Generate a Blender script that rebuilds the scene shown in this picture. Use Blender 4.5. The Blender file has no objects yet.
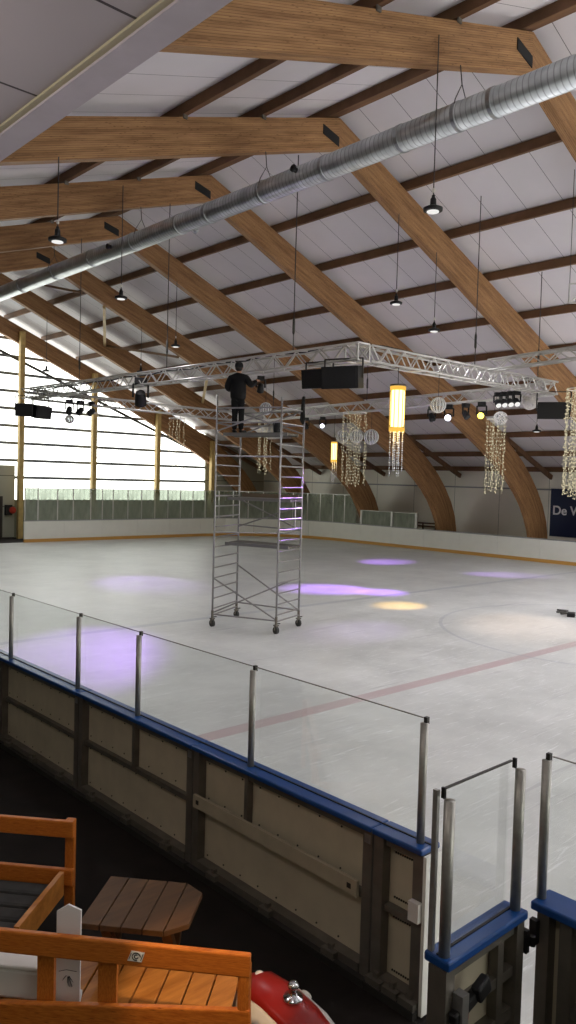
import bpy, bmesh, math, random
from mathutils import Vector, Matrix
random.seed(7)
PI = math.pi
sc = bpy.context.scene
COL = sc.collection
V = Vector

# ------------------------------------------------------------------ helpers
WM = {}
def wm(o):
    return WM.get(o.name, Matrix.Identity(4)) if o else Matrix.Identity(4)

class MB:
    """collects shapes in world space, links them as one mesh object"""
    def __init__(s):
        s.v = []; s.f = []; s.uv = {}
    def add(s, vs, fs):
        b = len(s.v); s.v += [V(p) for p in vs]
        for f in fs: s.f.append([b + i for i in f])
        return s
    def frame(s, p0, p1, up=(0, 0, 1)):
        d = (V(p1) - V(p0)); L = d.length; d.normalize()
        u = V(up)
        if abs(d.dot(u)) > .999: u = V((1, 0, 0)) if abs(d.x) < .9 else V((0, 1, 0))
        a = d.cross(u).normalized(); b = a.cross(d).normalized()
        return d, a, b, L
    def box(s, c, size, rz=0, M=None):
        x, y, z = [q / 2 for q in size]
        M = M or Matrix.Rotation(rz, 3, 'Z')
        P = [V(c) + M @ V((i * x, j * y, k * z)) for i in (-1, 1) for j in (-1, 1) for k in (-1, 1)]
        return s.add(P, [(0, 1, 3, 2), (4, 6, 7, 5), (0, 4, 5, 1), (2, 3, 7, 6), (0, 2, 6, 4), (1, 5, 7, 3)])
    def bb(s, lo, hi):
        return s.box([(a + b) / 2 for a, b in zip(lo, hi)], [abs(b - a) for a, b in zip(lo, hi)])
    def bar(s, p0, p1, w, h, up=(0, 0, 1)):
        d, a, b, L = s.frame(p0, p1, up)
        P = [V(p) + a * (i * w / 2) + b * (j * h / 2) for p in (p0, p1) for i in (-1, 1) for j in (-1, 1)]
        return s.add(P, [(0, 1, 3, 2), (4, 6, 7, 5), (0, 4, 5, 1), (2, 3, 7, 6), (0, 2, 6, 4), (1, 5, 7, 3)])
    def cyl(s, p0, p1, r, n=8, r2=None, cap=True):
        d, a, b, L = s.frame(p0, p1); r2 = r if r2 is None else r2
        P = []
        for p, q in ((p0, r), (p1, r2)):
            for k in range(n):
                t = 2 * PI * k / n
                P.append(V(p) + a * (q * math.cos(t)) + b * (q * math.sin(t)))
        F = [(k, (k + 1) % n, n + (k + 1) % n, n + k) for k in range(n)]
        if cap: F += [tuple(range(n))[::-1], tuple(range(n, 2 * n))]
        return s.add(P, F)
    def lathe(s, p0, axis, prof, n=16):
        """prof: list of (radius, distance along axis)"""
        d, a, b, L = s.frame(p0, V(p0) + V(axis))
        P = []
        for r, h in prof:
            for k in range(n):
                t = 2 * PI * k / n
                P.append(V(p0) + d * h + a * (r * math.cos(t)) + b * (r * math.sin(t)))
        F = []
        for i in range(len(prof) - 1):
            for k in range(n):
                F.append((i * n + k, i * n + (k + 1) % n, (i + 1) * n + (k + 1) % n, (i + 1) * n + k))
        F += [tuple(range(n))[::-1], tuple(range((len(prof) - 1) * n, len(prof) * n))]
        return s.add(P, F)
    def ico(s, c, r, sub=1, sc_=(1, 1, 1)):
        bm = bmesh.new(); bmesh.ops.create_icosphere(bm, subdivisions=sub, radius=r)
        P = [V(c) + V([q * w for q, w in zip(v.co, sc_)]) for v in bm.verts]
        F = [[v.index for v in f.verts] for f in bm.faces]; bm.free()
        return s.add(P, F)
    def poly(s, pts, t):
        """closed polygon extruded along vector t"""
        n = len(pts); t = V(t)
        P = [V(p) for p in pts] + [V(p) + t for p in pts]
        return s.add(P, [tuple(range(n))[::-1], tuple(range(n, 2 * n))] + [(i, (i + 1) % n, n + (i + 1) % n, n + i) for i in range(n)])
    def tube(s, pts, r, n=6):
        pts = [V(p) for p in pts]; P = []; F = []
        a = None
        for i, p in enumerate(pts):
            d = (pts[min(i + 1, len(pts) - 1)] - pts[max(i - 1, 0)]).normalized()
            if a is None:
                u = V((0, 0, 1)) if abs(d.z) < .9 else V((1, 0, 0)); a = d.cross(u).normalized()
            else:
                a = (a - d * a.dot(d)).normalized()
            b = d.cross(a)
            rr = r[i] if isinstance(r, (list, tuple)) else r
            for k in range(n):
                t = 2 * PI * k / n; P.append(p + a * (rr * math.cos(t)) + b * (rr * math.sin(t)))
        for i in range(len(pts) - 1):
            for k in range(n):
                F.append((i * n + k, i * n + (k + 1) % n, (i + 1) * n + (k + 1) % n, (i + 1) * n + k))
        F += [tuple(range(n))[::-1], tuple(range((len(pts) - 1) * n, len(pts) * n))]
        return s.add(P, F)
    def build(s, name, mat, parent=None, smooth=False, bevel=0, uvs=None, loc=None):
        me = bpy.data.meshes.new(name)
        M = wm(parent)
        if loc is not None: M = M @ Matrix.Translation(V(loc))
        Mi = M.inverted()
        me.from_pydata([Mi @ p for p in s.v], [], s.f)
        bm = bmesh.new(); bm.from_mesh(me)
        bmesh.ops.recalc_face_normals(bm, faces=bm.faces)
        bm.to_mesh(me); bm.free()
        o = bpy.data.objects.new(name, me); COL.objects.link(o)
        if mat: me.materials.append(mat)
        if smooth:
            for p in me.polygons: p.use_smooth = True
        if parent: o.parent = parent
        if loc is not None: o.location = loc
        WM[o.name] = M if parent is None or loc is not None else wm(parent)
        if bevel:
            m = o.modifiers.new('bevel', 'BEVEL'); m.width = bevel; m.segments = 2; m.limit_method = 'ANGLE'
        return o

def tag(o, label=None, cat=None, group=None, kind=None):
    if label: o['label'] = label
    if cat: o['category'] = cat
    if group: o['group'] = group
    if kind: o['kind'] = kind
    return o
def thing(name, label, cat, loc=(0, 0, 0), rz=0, group=None):
    o = bpy.data.objects.new(name, None); COL.objects.link(o)
    o.location = loc; o.rotation_euler = (0, 0, rz); o.empty_display_size = .2
    WM[o.name] = Matrix.Translation(V(loc)) @ Matrix.Rotation(rz, 4, 'Z')
    return tag(o, label, cat, group)
def dup(root, loc, rz=None, label=None):
    def cp(o, par):
        c = o.copy(); COL.objects.link(c)
        if par: c.parent = par
        for ch in list(o.children): cp(ch, c)
        return c
    r = cp(root, None); r.location = loc
    if rz is not None: r.rotation_euler = (0, 0, rz)
    if label: r['label'] = label
    WM[r.name] = Matrix.Translation(V(loc)) @ Matrix.Rotation(r.rotation_euler.z, 4, 'Z')
    return r
def struct(mb, name, mat, parent=None, **k):
    o = mb.build(name, mat, parent, **k)
    if parent is None: o['kind'] = 'structure'
    return o
ORD = 'first second third fourth fifth sixth seventh eighth ninth tenth eleventh twelfth thirteenth fourteenth fifteenth sixteenth seventeenth eighteenth nineteenth twentieth'.split() + \
      ['twenty-' + w for w in 'first second third fourth fifth sixth seventh eighth ninth'.split()]

# ------------------------------------------------------------------ materials
def nt(name):
    m = bpy.data.materials.new(name); m.use_nodes = True
    t = m.node_tree; t.nodes.clear()
    out = t.nodes.new('ShaderNodeOutputMaterial')
    return m, t, out
def N(t, kind, **k):
    n = t.nodes.new('ShaderNode' + kind)
    for a, b in k.items():
        if a.startswith('i_'): n.inputs[a[2:].replace('_', ' ')].default_value = b
        else: setattr(n, a, b)
    return n
def rgb(r, g, b):
    f = lambda c: (c / 255 / 12.92) if c / 255 <= .04045 else ((c / 255 + .055) / 1.055) ** 2.4
    return (f(r), f(g), f(b), 1)
def simple(name, col, rough=.5, metal=0, noise=0, scale=8, spec=.5, bump=0):
    m, t, out = nt(name)
    p = N(t, 'BsdfPrincipled'); t.links.new(p.outputs[0], out.inputs[0])
    p.inputs['Roughness'].default_value = rough; p.inputs['Metallic'].default_value = metal
    p.inputs['Specular IOR Level'].default_value = spec
    p.inputs['Base Color'].default_value = col
    if noise or bump:
        tc = N(t, 'TexCoord'); no = N(t, 'TexNoise'); no.inputs['Scale'].default_value = scale; no.inputs['Detail'].default_value = 5
        t.links.new(tc.outputs['Object'], no.inputs['Vector'])
        mx = N(t, 'MixRGB', blend_type='MULTIPLY'); mx.inputs[0].default_value = 1
        r = N(t, 'ValToRGB'); r.color_ramp.elements[0].position = .3; r.color_ramp.elements[1].position = .7
        k = 1 - noise
        r.color_ramp.elements[0].color = (k, k, k, 1); r.color_ramp.elements[1].color = (1, 1, 1, 1)
        t.links.new(no.outputs['Fac'], r.inputs[0]); t.links.new(r.outputs[0], mx.inputs[2]); mx.inputs[1].default_value = col
        t.links.new(mx.outputs[0], p.inputs['Base Color'])
        if bump:
            b = N(t, 'Bump'); b.inputs['Strength'].default_value = bump; b.inputs['Distance'].default_value = .02
            t.links.new(no.outputs['Fac'], b.inputs['Height']); t.links.new(b.outputs[0], p.inputs['Normal'])
    return m
def emit(name, col, strength):
    m, t, out = nt(name)
    e = N(t, 'Emission'); e.inputs[0].default_value = col; e.inputs[1].default_value = strength
    t.links.new(e.outputs[0], out.inputs[0]); return m
def wood(name, c1, c2, grain=(1.2, 14), lam=0, rough=.6, knots=True, coord='UV'):
    """grain runs along U; lam = lamination pitch in V (metres)"""
    m, t, out = nt(name)
    p = N(t, 'BsdfPrincipled'); p.inputs['Roughness'].default_value = rough; p.inputs['Specular IOR Level'].default_value = .3
    t.links.new(p.outputs[0], out.inputs[0])
    tc = N(t, 'TexCoord'); mp = N(t, 'Mapping'); mp.inputs['Scale'].default_value = (grain[0], grain[1], grain[1])
    t.links.new(tc.outputs[coord], mp.inputs[0])
    no = N(t, 'TexNoise'); no.inputs['Scale'].default_value = 1; no.inputs['Detail'].default_value = 6; no.inputs['Roughness'].default_value = .65
    t.links.new(mp.outputs[0], no.inputs['Vector'])
    r = N(t, 'ValToRGB'); r.color_ramp.elements[0].position = .32; r.color_ramp.elements[1].position = .68
    r.color_ramp.elements[0].color = c2; r.color_ramp.elements[1].color = c1
    t.links.new(no.outputs['Fac'], r.inputs[0]); last = r.outputs[0]
    if knots:
        mp2 = N(t, 'Mapping'); mp2.inputs['Scale'].default_value = (3.2, 16, 16); t.links.new(tc.outputs[coord], mp2.inputs[0])
        vo = N(t, 'TexVoronoi'); vo.inputs['Scale'].default_value = 1.3; t.links.new(mp2.outputs[0], vo.inputs['Vector'])
        r2 = N(t, 'ValToRGB'); r2.color_ramp.elements[0].position = .06; r2.color_ramp.elements[1].position = .2
        r2.color_ramp.elements[0].color = (.3, .22, .16, 1); r2.color_ramp.elements[1].color = (1, 1, 1, 1)
        t.links.new(vo.outputs['Distance'], r2.inputs[0])
        mx = N(t, 'MixRGB', blend_type='MULTIPLY'); mx.inputs[0].default_value = .8
        t.links.new(last, mx.inputs[1]); t.links.new(r2.outputs[0], mx.inputs[2]); last = mx.outputs[0]
    if lam:
        sp = N(t, 'SeparateXYZ'); t.links.new(tc.outputs[coord], sp.inputs[0])
        md = N(t, 'Math', operation='PINGPONG'); md.inputs[1].default_value = lam / 2; t.links.new(sp.outputs[1], md.inputs[0])
        lt = N(t, 'Math', operation='LESS_THAN'); lt.inputs[1].default_value = .004; t.links.new(md.outputs[0], lt.inputs[0])
        mx = N(t, 'MixRGB', blend_type='MULTIPLY'); mx.inputs[2].default_value = (.55, .5, .45, 1)
        t.links.new(lt.outputs[0], mx.inputs[0]); t.links.new(last, mx.inputs[1]); last = mx.outputs[0]
    t.links.new(last, p.inputs['Base Color'])
    return m
def glass(name, tint, gloss=.08, haze=0, hazecol=(.7, .75, .7, 1), streak=False):
    m, t, out = nt(name)
    tr = N(t, 'BsdfTransparent'); tr.inputs[0].default_value = tint
    gl = N(t, 'BsdfGlossy'); gl.inputs['Roughness'].default_value = .03
    fr = N(t, 'Fresnel'); fr.inputs[0].default_value = 1.35
    mu = N(t, 'Math', operation='MULTIPLY'); mu.inputs[1].default_value = gloss * 10
    t.links.new(fr.outputs[0], mu.inputs[0])
    mx = N(t, 'MixShader'); t.links.new(mu.outputs[0], mx.inputs[0]); t.links.new(tr.outputs[0], mx.inputs[1]); t.links.new(gl.outputs[0], mx.inputs[2])
    last = mx.outputs[0]
    if haze:
        df = N(t, 'BsdfDiffuse'); df.inputs[0].default_value = hazecol
        m2 = N(t, 'MixShader'); m2.inputs[0].default_value = haze
        if streak:
            tc = N(t, 'TexCoord'); mp = N(t, 'Mapping'); mp.inputs['Scale'].default_value = (3, 3, .8); t.links.new(tc.outputs['Object'], mp.inputs[0])
            no = N(t, 'TexNoise'); no.inputs['Scale'].default_value = 1.6; no.inputs['Detail'].default_value = 5; t.links.new(mp.outputs[0], no.inputs[0])
            mr = N(t, 'MapRange'); mr.inputs[1].default_value = .35; mr.inputs[2].default_value = .7; mr.inputs[3].default_value = .75; mr.inputs[4].default_value = 1.15
            t.links.new(no.outputs['Fac'], mr.inputs[0])
            sp = N(t, 'SeparateXYZ'); t.links.new(tc.outputs['Object'], sp.inputs[0])
            mz = N(t, 'MapRange'); mz.inputs[1].default_value = 0; mz.inputs[2].default_value = 1.75; mz.inputs[3].default_value = min(.95, haze * 2.3); mz.inputs[4].default_value = haze * 1.25  # haze thickens downward, imitating brightness that fades down the panes
            t.links.new(sp.outputs[2], mz.inputs[0]); mm = N(t, 'Math', operation='MULTIPLY', use_clamp=True)
            t.links.new(mr.outputs[0], mm.inputs[0]); t.links.new(mz.outputs[0], mm.inputs[1]); t.links.new(mm.outputs[0], m2.inputs[0])
        t.links.new(last, m2.inputs[1]); t.links.new(df.outputs[0], m2.inputs[2]); last = m2.outputs[0]
    t.links.new(last, out.inputs[0])
    return m
def striped(name, col, axis, pitch, width, line, rough=.6, noise=.06):
    """flat panels with thin joints along one axis (object space)"""
    m, t, out = nt(name)
    p = N(t, 'BsdfPrincipled'); p.inputs['Roughness'].default_value = rough; t.links.new(p.outputs[0], out.inputs[0])
    p.inputs['Specular IOR Level'].default_value = .3
    tc = N(t, 'TexCoord'); sp = N(t, 'SeparateXYZ'); t.links.new(tc.outputs['Object'], sp.inputs[0])
    md = N(t, 'Math', operation='PINGPONG'); md.inputs[1].default_value = pitch / 2; t.links.new(sp.outputs[axis], md.inputs[0])
    lt = N(t, 'Math', operation='LESS_THAN'); lt.inputs[1].default_value = width; t.links.new(md.outputs[0], lt.inputs[0])
    no = N(t, 'TexNoise'); no.inputs['Scale'].default_value = .8; no.inputs['Detail'].default_value = 4; t.links.new(tc.outputs['Object'], no.inputs[0])
    r = N(t, 'ValToRGB'); r.color_ramp.elements[0].position = .3; r.color_ramp.elements[1].position = .7
    k = 1 - noise; r.color_ramp.elements[0].color = (k, k, k, 1); t.links.new(no.outputs['Fac'], r.inputs[0])
    mm = N(t, 'MixRGB', blend_type='MULTIPLY'); mm.inputs[0].default_value = 1; mm.inputs[1].default_value = col; t.links.new(r.outputs[0], mm.inputs[2])
    mx = N(t, 'MixRGB'); t.links.new(lt.outputs[0], mx.inputs[0]); t.links.new(mm.outputs[0], mx.inputs[1]); mx.inputs[2].default_value = line
    t.links.new(mx.outputs[0], p.inputs['Base Color'])
    return m
def ice_material():
    m, t, out = nt('rink ice')
    p = N(t, 'BsdfPrincipled'); t.links.new(p.outputs[0], out.inputs[0])
    p.inputs['Specular IOR Level'].default_value = .35
    tc = N(t, 'TexCoord'); sp = N(t, 'SeparateXYZ'); t.links.new(tc.outputs['Object'], sp.inputs[0])
    L = t.links.new
    base = N(t, 'TexNoise'); base.inputs['Scale'].default_value = .5; base.inputs['Detail'].default_value = 8; base.inputs['Roughness'].default_value = .7
    L(tc.outputs['Object'], base.inputs[0])
    r = N(t, 'ValToRGB'); r.color_ramp.elements[0].position = .25; r.color_ramp.elements[1].position = .75
    r.color_ramp.elements[0].color = (.47, .49, .47, 1); r.color_ramp.elements[1].color = (.74, .76, .73, 1); L(base.outputs['Fac'], r.inputs[0])
    last = r.outputs[0]
    # skate scratches: thin stretched noise bands in several directions
    hs = []
    for ang, s1, s2 in ((.5, .7, 9), (1.5, .8, 11), (2.4, .6, 8)):
        mp = N(t, 'Mapping'); mp.inputs['Rotation'].default_value = (0, 0, ang); mp.inputs['Scale'].default_value = (s1, s2, 1); L(tc.outputs['Object'], mp.inputs[0])
        no = N(t, 'TexNoise'); no.inputs['Scale'].default_value = 1.4; no.inputs['Detail'].default_value = 5; no.inputs['Distortion'].default_value = 2.2; L(mp.outputs[0], no.inputs[0])
        rr = N(t, 'ValToRGB'); rr.color_ramp.elements[0].position = .62; rr.color_ramp.elements[1].position = .70; L(no.outputs['Fac'], rr.inputs[0]); hs.append(rr.outputs[0])
    a = N(t, 'MixRGB', blend_type='ADD'); a.inputs[0].default_value = 1; L(hs[0], a.inputs[1]); L(hs[1], a.inputs[2])
    b = N(t, 'MixRGB', blend_type='ADD'); b.inputs[0].default_value = 1; L(a.outputs[0], b.inputs[1]); L(hs[2], b.inputs[2])
    bw = N(t, 'RGBToBW'); L(b.outputs[0], bw.inputs[0])
    k = N(t, 'Math', operation='MULTIPLY'); k.inputs[1].default_value = .36; k.use_clamp = True; L(bw.outputs[0], k.inputs[0])
    mx = N(t, 'MixRGB'); L(k.outputs[0], mx.inputs[0]); L(last, mx.inputs[1]); mx.inputs[2].default_value = (.93, .95, .95, 1); last = mx.outputs[0]
    # dark gouges
    mp = N(t, 'Mapping'); mp.inputs['Rotation'].default_value = (0, 0, .9); mp.inputs['Scale'].default_value = (.35, 6, 1); L(tc.outputs['Object'], mp.inputs[0])
    no = N(t, 'TexNoise'); no.inputs['Scale'].default_value = 1.1; no.inputs['Detail'].default_value = 2; no.inputs['Distortion'].default_value = .8; L(mp.outputs[0], no.inputs[0])
    rr = N(t, 'ValToRGB'); rr.color_ramp.elements[0].position = .66; rr.color_ramp.elements[1].position = .74; L(no.outputs['Fac'], rr.inputs[0])
    k2 = N(t, 'Math', operation='MULTIPLY'); k2.inputs[1].default_value = .4; bw2 = N(t, 'RGBToBW'); L(rr.outputs[0], bw2.inputs[0]); L(bw2.outputs[0], k2.inputs[0])
    mx = N(t, 'MixRGB'); L(k2.outputs[0], mx.inputs[0]); L(last, mx.inputs[1]); mx.inputs[2].default_value = (.38, .38, .40, 1); last = mx.outputs[0]
    def line(y, half, col, fac):
        nonlocal last
        s_ = N(t, 'Math', operation='SUBTRACT'); L(sp.outputs[1], s_.inputs[0]); s_.inputs[1].default_value = y
        ab = N(t, 'Math', operation='ABSOLUTE'); L(s_.outputs[0], ab.inputs[0])
        lt = N(t, 'Math', operation='LESS_THAN'); L(ab.outputs[0], lt.inputs[0]); lt.inputs[1].default_value = half
        mu = N(t, 'Math', operation='MULTIPLY'); L(lt.outputs[0], mu.inputs[0]); mu.inputs[1].default_value = fac
        # worn: fade through the noise
        m3 = N(t, 'Math', operation='MULTIPLY'); L(mu.outputs[0], m3.inputs[0]); L(base.outputs['Fac'], m3.inputs[1])
        q = N(t, 'MixRGB'); L(m3.outputs[0], q.inputs[0]); L(last, q.inputs[1]); q.inputs[2].default_value = col; last = q.outputs[0]
    line(9.0, .15, (.42, .20, .22, 1), .85)
    line(16.8, .13, (.25, .29, .36, 1), .7)
    line(1.2, .15, (.25, .29, .36, 1), 1.0)
    # centre circle
    for cx, cy, rad, col in ((20.3, 9.0, 4.6, (.30, .33, .40, 1)),):
        vm = N(t, 'VectorMath', operation='DISTANCE'); cmb = N(t, 'CombineXYZ'); L(sp.outputs[0], cmb.inputs[0]); L(sp.outputs[1], cmb.inputs[1])
        L(cmb.outputs[0], vm.inputs[0]); vm.inputs[1].default_value = (cx, cy, 0)
        s_ = N(t, 'Math', operation='SUBTRACT'); L(vm.outputs['Value'], s_.inputs[0]); s_.inputs[1].default_value = rad
        ab = N(t, 'Math', operation='ABSOLUTE'); L(s_.outputs[0], ab.inputs[0])
        lt = N(t, 'Math', operation='LESS_THAN'); L(ab.outputs[0], lt.inputs[0]); lt.inputs[1].default_value = .05
        mu = N(t, 'Math', operation='MULTIPLY'); L(lt.outputs[0], mu.inputs[0]); mu.inputs[1].default_value = .28
        q = N(t, 'MixRGB'); L(mu.outputs[0], q.inputs[0]); L(last, q.inputs[1]); q.inputs[2].default_value = col; last = q.outputs[0]
    L(last, p.inputs['Base Color'])
    mr = N(t, 'MapRange'); mr.inputs[3].default_value = .22; mr.inputs[4].default_value = .5; L(base.outputs['Fac'], mr.inputs[0]); L(mr.outputs[0], p.inputs['Roughness'])
    bp = N(t, 'Bump'); bp.inputs['Strength'].default_value = .25; bp.inputs['Distance'].default_value = .01; L(bw.outputs[0], bp.inputs['Height']); L(bp.outputs[0], p.inputs['Normal'])
    return m
def duct_material():
    m, t, out = nt('spiral galvanised steel')
    p = N(t, 'BsdfPrincipled'); p.inputs['Metallic'].default_value = .85; p.inputs['Roughness'].default_value = .33
    t.links.new(p.outputs[0], out.inputs[0])
    tc = N(t, 'TexCoord'); no = N(t, 'TexNoise'); no.inputs['Scale'].default_value = 3; no.inputs['Detail'].default_value = 4; t.links.new(tc.outputs['Object'], no.inputs[0])
    r = N(t, 'ValToRGB'); r.color_ramp.elements[0].position = .3; r.color_ramp.elements[1].position = .7; r.color_ramp.elements[0].color = (.42, .45, .46, 1); r.color_ramp.elements[1].color = (.66, .69, .70, 1)
    t.links.new(no.outputs['Fac'], r.inputs[0])
    sp = N(t, 'SeparateXYZ'); t.links.new(tc.outputs['Object'], sp.inputs[0])
    md = N(t, 'Math', operation='PINGPONG'); md.inputs[1].default_value = .06; t.links.new(sp.outputs[1], md.inputs[0])
    lt = N(t, 'Math', operation='LESS_THAN'); lt.inputs[1].default_value = .012; t.links.new(md.outputs[0], lt.inputs[0])
    mx = N(t, 'MixRGB'); t.links.new(lt.outputs[0], mx.inputs[0]); t.links.new(r.outputs[0], mx.inputs[1]); mx.inputs[2].default_value = (.36, .38, .39, 1)
    t.links.new(mx.outputs[0], p.inputs['Base Color'])
    bp = N(t, 'Bump'); bp.inputs['Strength'].default_value = .4; bp.inputs['Distance'].default_value = .012; t.links.new(md.outputs[0], bp.inputs['Height']); t.links.new(bp.outputs[0], p.inputs['Normal'])
    return m

M = dict(
    ice=ice_material(),
    rubber=simple('black rubber', rgb(38, 33, 30), .85, noise=.4, scale=3, spec=.2),
    glulam=wood('glued laminated timber', rgb(182, 140, 96), rgb(128, 92, 60), (.7, 9), lam=.045),
    purlin=wood('dark purlin timber', rgb(132, 98, 70), rgb(92, 66, 46), (6, .6), knots=False, coord='Object'),
    strut=simple('pale pine', rgb(205, 178, 128), .6, noise=.2, scale=6),
    bracewood=simple('brown brace timber', rgb(140, 108, 76), .6, noise=.2, scale=6),
    column=simple('pine column', rgb(206, 176, 112), .6, noise=.25, scale=5),
    ceil=striped('white roof panels', rgb(226, 222, 224), 1, 1.12, .008, rgb(105, 102, 106)),
    gceil=striped('grey ceiling panels', rgb(190, 182, 186), 1, 1.070, .01, rgb(80, 74, 76), noise=.04),
    paintbeam=simple('painted beam', rgb(205, 196, 204), .5, noise=.12, scale=5),
    wallwhite=striped('cream wall sheets', rgb(244, 241, 228), 1, 3.0, .012, rgb(140, 140, 130)),
    wallgrey=simple('grey green wall', rgb(128, 130, 112), .7, noise=.2, scale=1),
    wallend=striped('grey wall boards', rgb(172, 172, 158), 2, 1.8, .02, rgb(90, 88, 78)),
    window=emit('bright daylight panel', (.98, 1, .93, 1), 3.6),
    mullion=simple('grey mullion', rgb(118, 124, 132), .5, .3),
    steel=simple('brushed steel', rgb(172, 170, 162), .38, .55, noise=.2, scale=20),
    greysteel=simple('galvanised grey steel', rgb(128, 122, 112), .5, .55, noise=.25, scale=6),
    alu=simple('aluminium tube', rgb(158, 157, 154), .35, .7),
    truss=simple('truss aluminium', rgb(205, 203, 198), .35, .6),
    darksteel=simple('dark steel', rgb(70, 68, 64), .5, .6),
    black=simple('matt black', rgb(18, 18, 19), .6),
    blackgloss=simple('black gloss', rgb(12, 12, 14), .25),
    grille=simple('speaker grille', rgb(26, 26, 26), .75, noise=.5, scale=60),
    board=simple('white board plastic', rgb(238, 238, 228), .4, noise=.05, scale=2),
    boardback=simple('cream board back', rgb(196, 186, 160), .6, noise=.14, scale=4),
    kick=simple('orange kick strip', rgb(204, 154, 76), .5),
    cap=simple('blue plastic cap', rgb(24, 70, 132), .3),
    capgrey=simple('grey cap', rgb(150, 152, 150), .4),
    glass=glass('clear rink glass', (.98, .992, .985, 1), .014),
    hazeglass=glass('hazy tall glass', (.78, .83, .76, 1), .05, .36, (.32, .35, .28, 1), streak=True),
    duct=duct_material(),
    ring=simple('duct coupling', rgb(168, 172, 174), .4, .8),
    wire=simple('hanger cable', rgb(70, 66, 66), .5, .4),
    lens=emit('lamp lens', (1, .98, .95, 1), .9),
    lampglow=emit('amber lamp glow', (1, .76, .24, 1), 4.5),
    amber=emit('amber shade strips', (1, .56, .09, 1), 1.0),
    spotwhite=emit('white spot lens', (.92, .88, 1, 1), 6),
    spotyel=emit('yellow spot lens', (1, .85, .12, 1), 4),
    beads=emit('warm fairy beads', (1, .88, .58, 1), .62),
    crystal=simple('crystal beads', rgb(225, 228, 230), .12, .2),
    ballwhite=simple('white wicker', rgb(235, 232, 228), .5),
    ballglass=glass('clear ball', (.86, .89, .90, 1), .09, .22, (.85, .88, .9, 1)),
    sign=simple('navy sign', rgb(18, 32, 68), .5),
    signtext=simple('white lettering', rgb(225, 225, 230), .5),
    door=simple('dark door', rgb(46, 36, 34), .5),
    red=simple('red enamel', rgb(170, 44, 30), .35),
    cloth=simple('black work clothes', rgb(16, 16, 18), .9, noise=.3, scale=20),
    clothdark=simple('black trousers', rgb(12, 12, 13), .9),
    skin=simple('skin', rgb(198, 150, 124), .55),
    hair=simple('dark hair', rgb(30, 22, 18), .7),
    bench=wood('orange stained bench timber', rgb(206, 124, 50), rgb(166, 86, 28), (3, 30), knots=True, rough=.35, coord='Generated'),
    plank=wood('orange brown planks', rgb(205, 138, 66), rgb(160, 98, 40), (2, 12), knots=False, rough=.4, coord='Object'),
    tabletop=wood('brown table planks', rgb(98, 68, 38), rgb(70, 47, 26), (2, 12), knots=False, rough=.5, coord='Object'),
    cushion=simple('charcoal cushion', rgb(62, 62, 60), .9, noise=.3, scale=10),
    white=simple('white plastic', rgb(222, 218, 210), .4),
    paper=simple('white card', rgb(225, 225, 222), .7),
    ink=simple('grey ink', rgb(70, 70, 72), .7),
    toyred=simple('glossy red plastic', rgb(150, 30, 24), .3),
    toywhite=simple('glossy white plastic', rgb(226, 222, 214), .25),
    chrome=simple('chrome', rgb(220, 222, 226), .08, 1),
    deck=simple('scaffold deck', rgb(88, 84, 76), .7, noise=.3, scale=10),
    plank_pale=simple('pale rub plank', rgb(176, 166, 142), .6, noise=.15, scale=6),
    toe=simple('toe board', rgb(120, 104, 84), .6),
    tyre=simple('dark castor', rgb(52, 52, 48), .6),
    brownwood=simple('brown bench slats', rgb(92, 66, 50), .6),
)

# ------------------------------------------------------------------ camera
cam = bpy.data.cameras.new('camera'); co = bpy.data.objects.new('camera', cam); COL.objects.link(co)
cam.sensor_fit = 'VERTICAL'; cam.sensor_height = 36; cam.sensor_width = 36; cam.lens = 777.23 / 1024 * 36
Rm = Matrix(((.73478069, .00785395, -.67825928), (-.67774585, .04908466, -.73365609), (.02753003, .99876374, .04138944)))
co.matrix_world = Matrix.Translation((0, 0, 3.8)) @ Rm.to_4x4()
cam.clip_end = 200; sc.camera = co

# ------------------------------------------------------------------ roof, walls, ice
YB, YE = -22.5, 44.2
K = 1.018
KX = lambda x: x * K
KZ = lambda z: 3.8 + (z - 3.8) * K
AY = [KX(y) for y in (9.2, 14.85, 20.5, 26.15, 31.8, 37.45, 43.0)]
RX, RZ = KX(15.1), KZ(13.48) + .27       # ridge of the roof lining
SN, SF = .325, .40                      # roof slopes, near and far side
XN, XF = -5.0, 38.3
zn = lambda x: RZ - SN * (RX - x)
zf = lambda x: RZ - SF * (x - RX)
struct(MB().bb((XN, YB, -.3), (XF + .3, YE + .3, -.02)), 'floor', M['rubber'])
R = 6.0
def rrect(x0, y0, x1, y1, r, n=10):
    P = []
    for cx, cy, a0 in ((x1 - r, y1 - r, 0), (x0 + r, y1 - r, PI / 2), (x0 + r, y0 + r, PI), (x1 - r, y0 + r, 1.5 * PI)):
        for k in range(n + 1):
            t = a0 + PI / 2 * k / n; P.append((cx + r * math.cos(t), cy + r * math.sin(t), -.02))
    return P
struct(MB().poly(rrect(4.5, -22.3, 35.92, 40.65, R), (0, 0, .02)), 'floor_ice', M['ice'])
struct(MB().poly([(XN, YB, zn(XN)), (RX, YB, RZ), (RX, YB, RZ + .12), (XN, YB, zn(XN) + .12)], (0, YE - YB + .3, 0)), 'ceiling_near', M['ceil'])
struct(MB().poly([(RX, YB, RZ), (XF, YB, zf(XF)), (XF, YB, zf(XF) + .12), (RX, YB, RZ + .12)], (0, YE - YB + .3, 0)), 'ceiling_far', M['ceil'])
wf = struct(MB().bb((XF, YB, -.02), (XF + .2, YE, zf(XF) + .1)), 'wall_far', M['wallwhite'])
MB().bb((XF - .03, YB, 3.62), (XF, YE, 3.70)).build('rail_trim', M['capgrey'], wf)
struct(MB().bb((XN - .2, YB, -.02), (XN, YE, zn(XN) + .1)), 'wall_near', M['wallgrey'])
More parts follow.
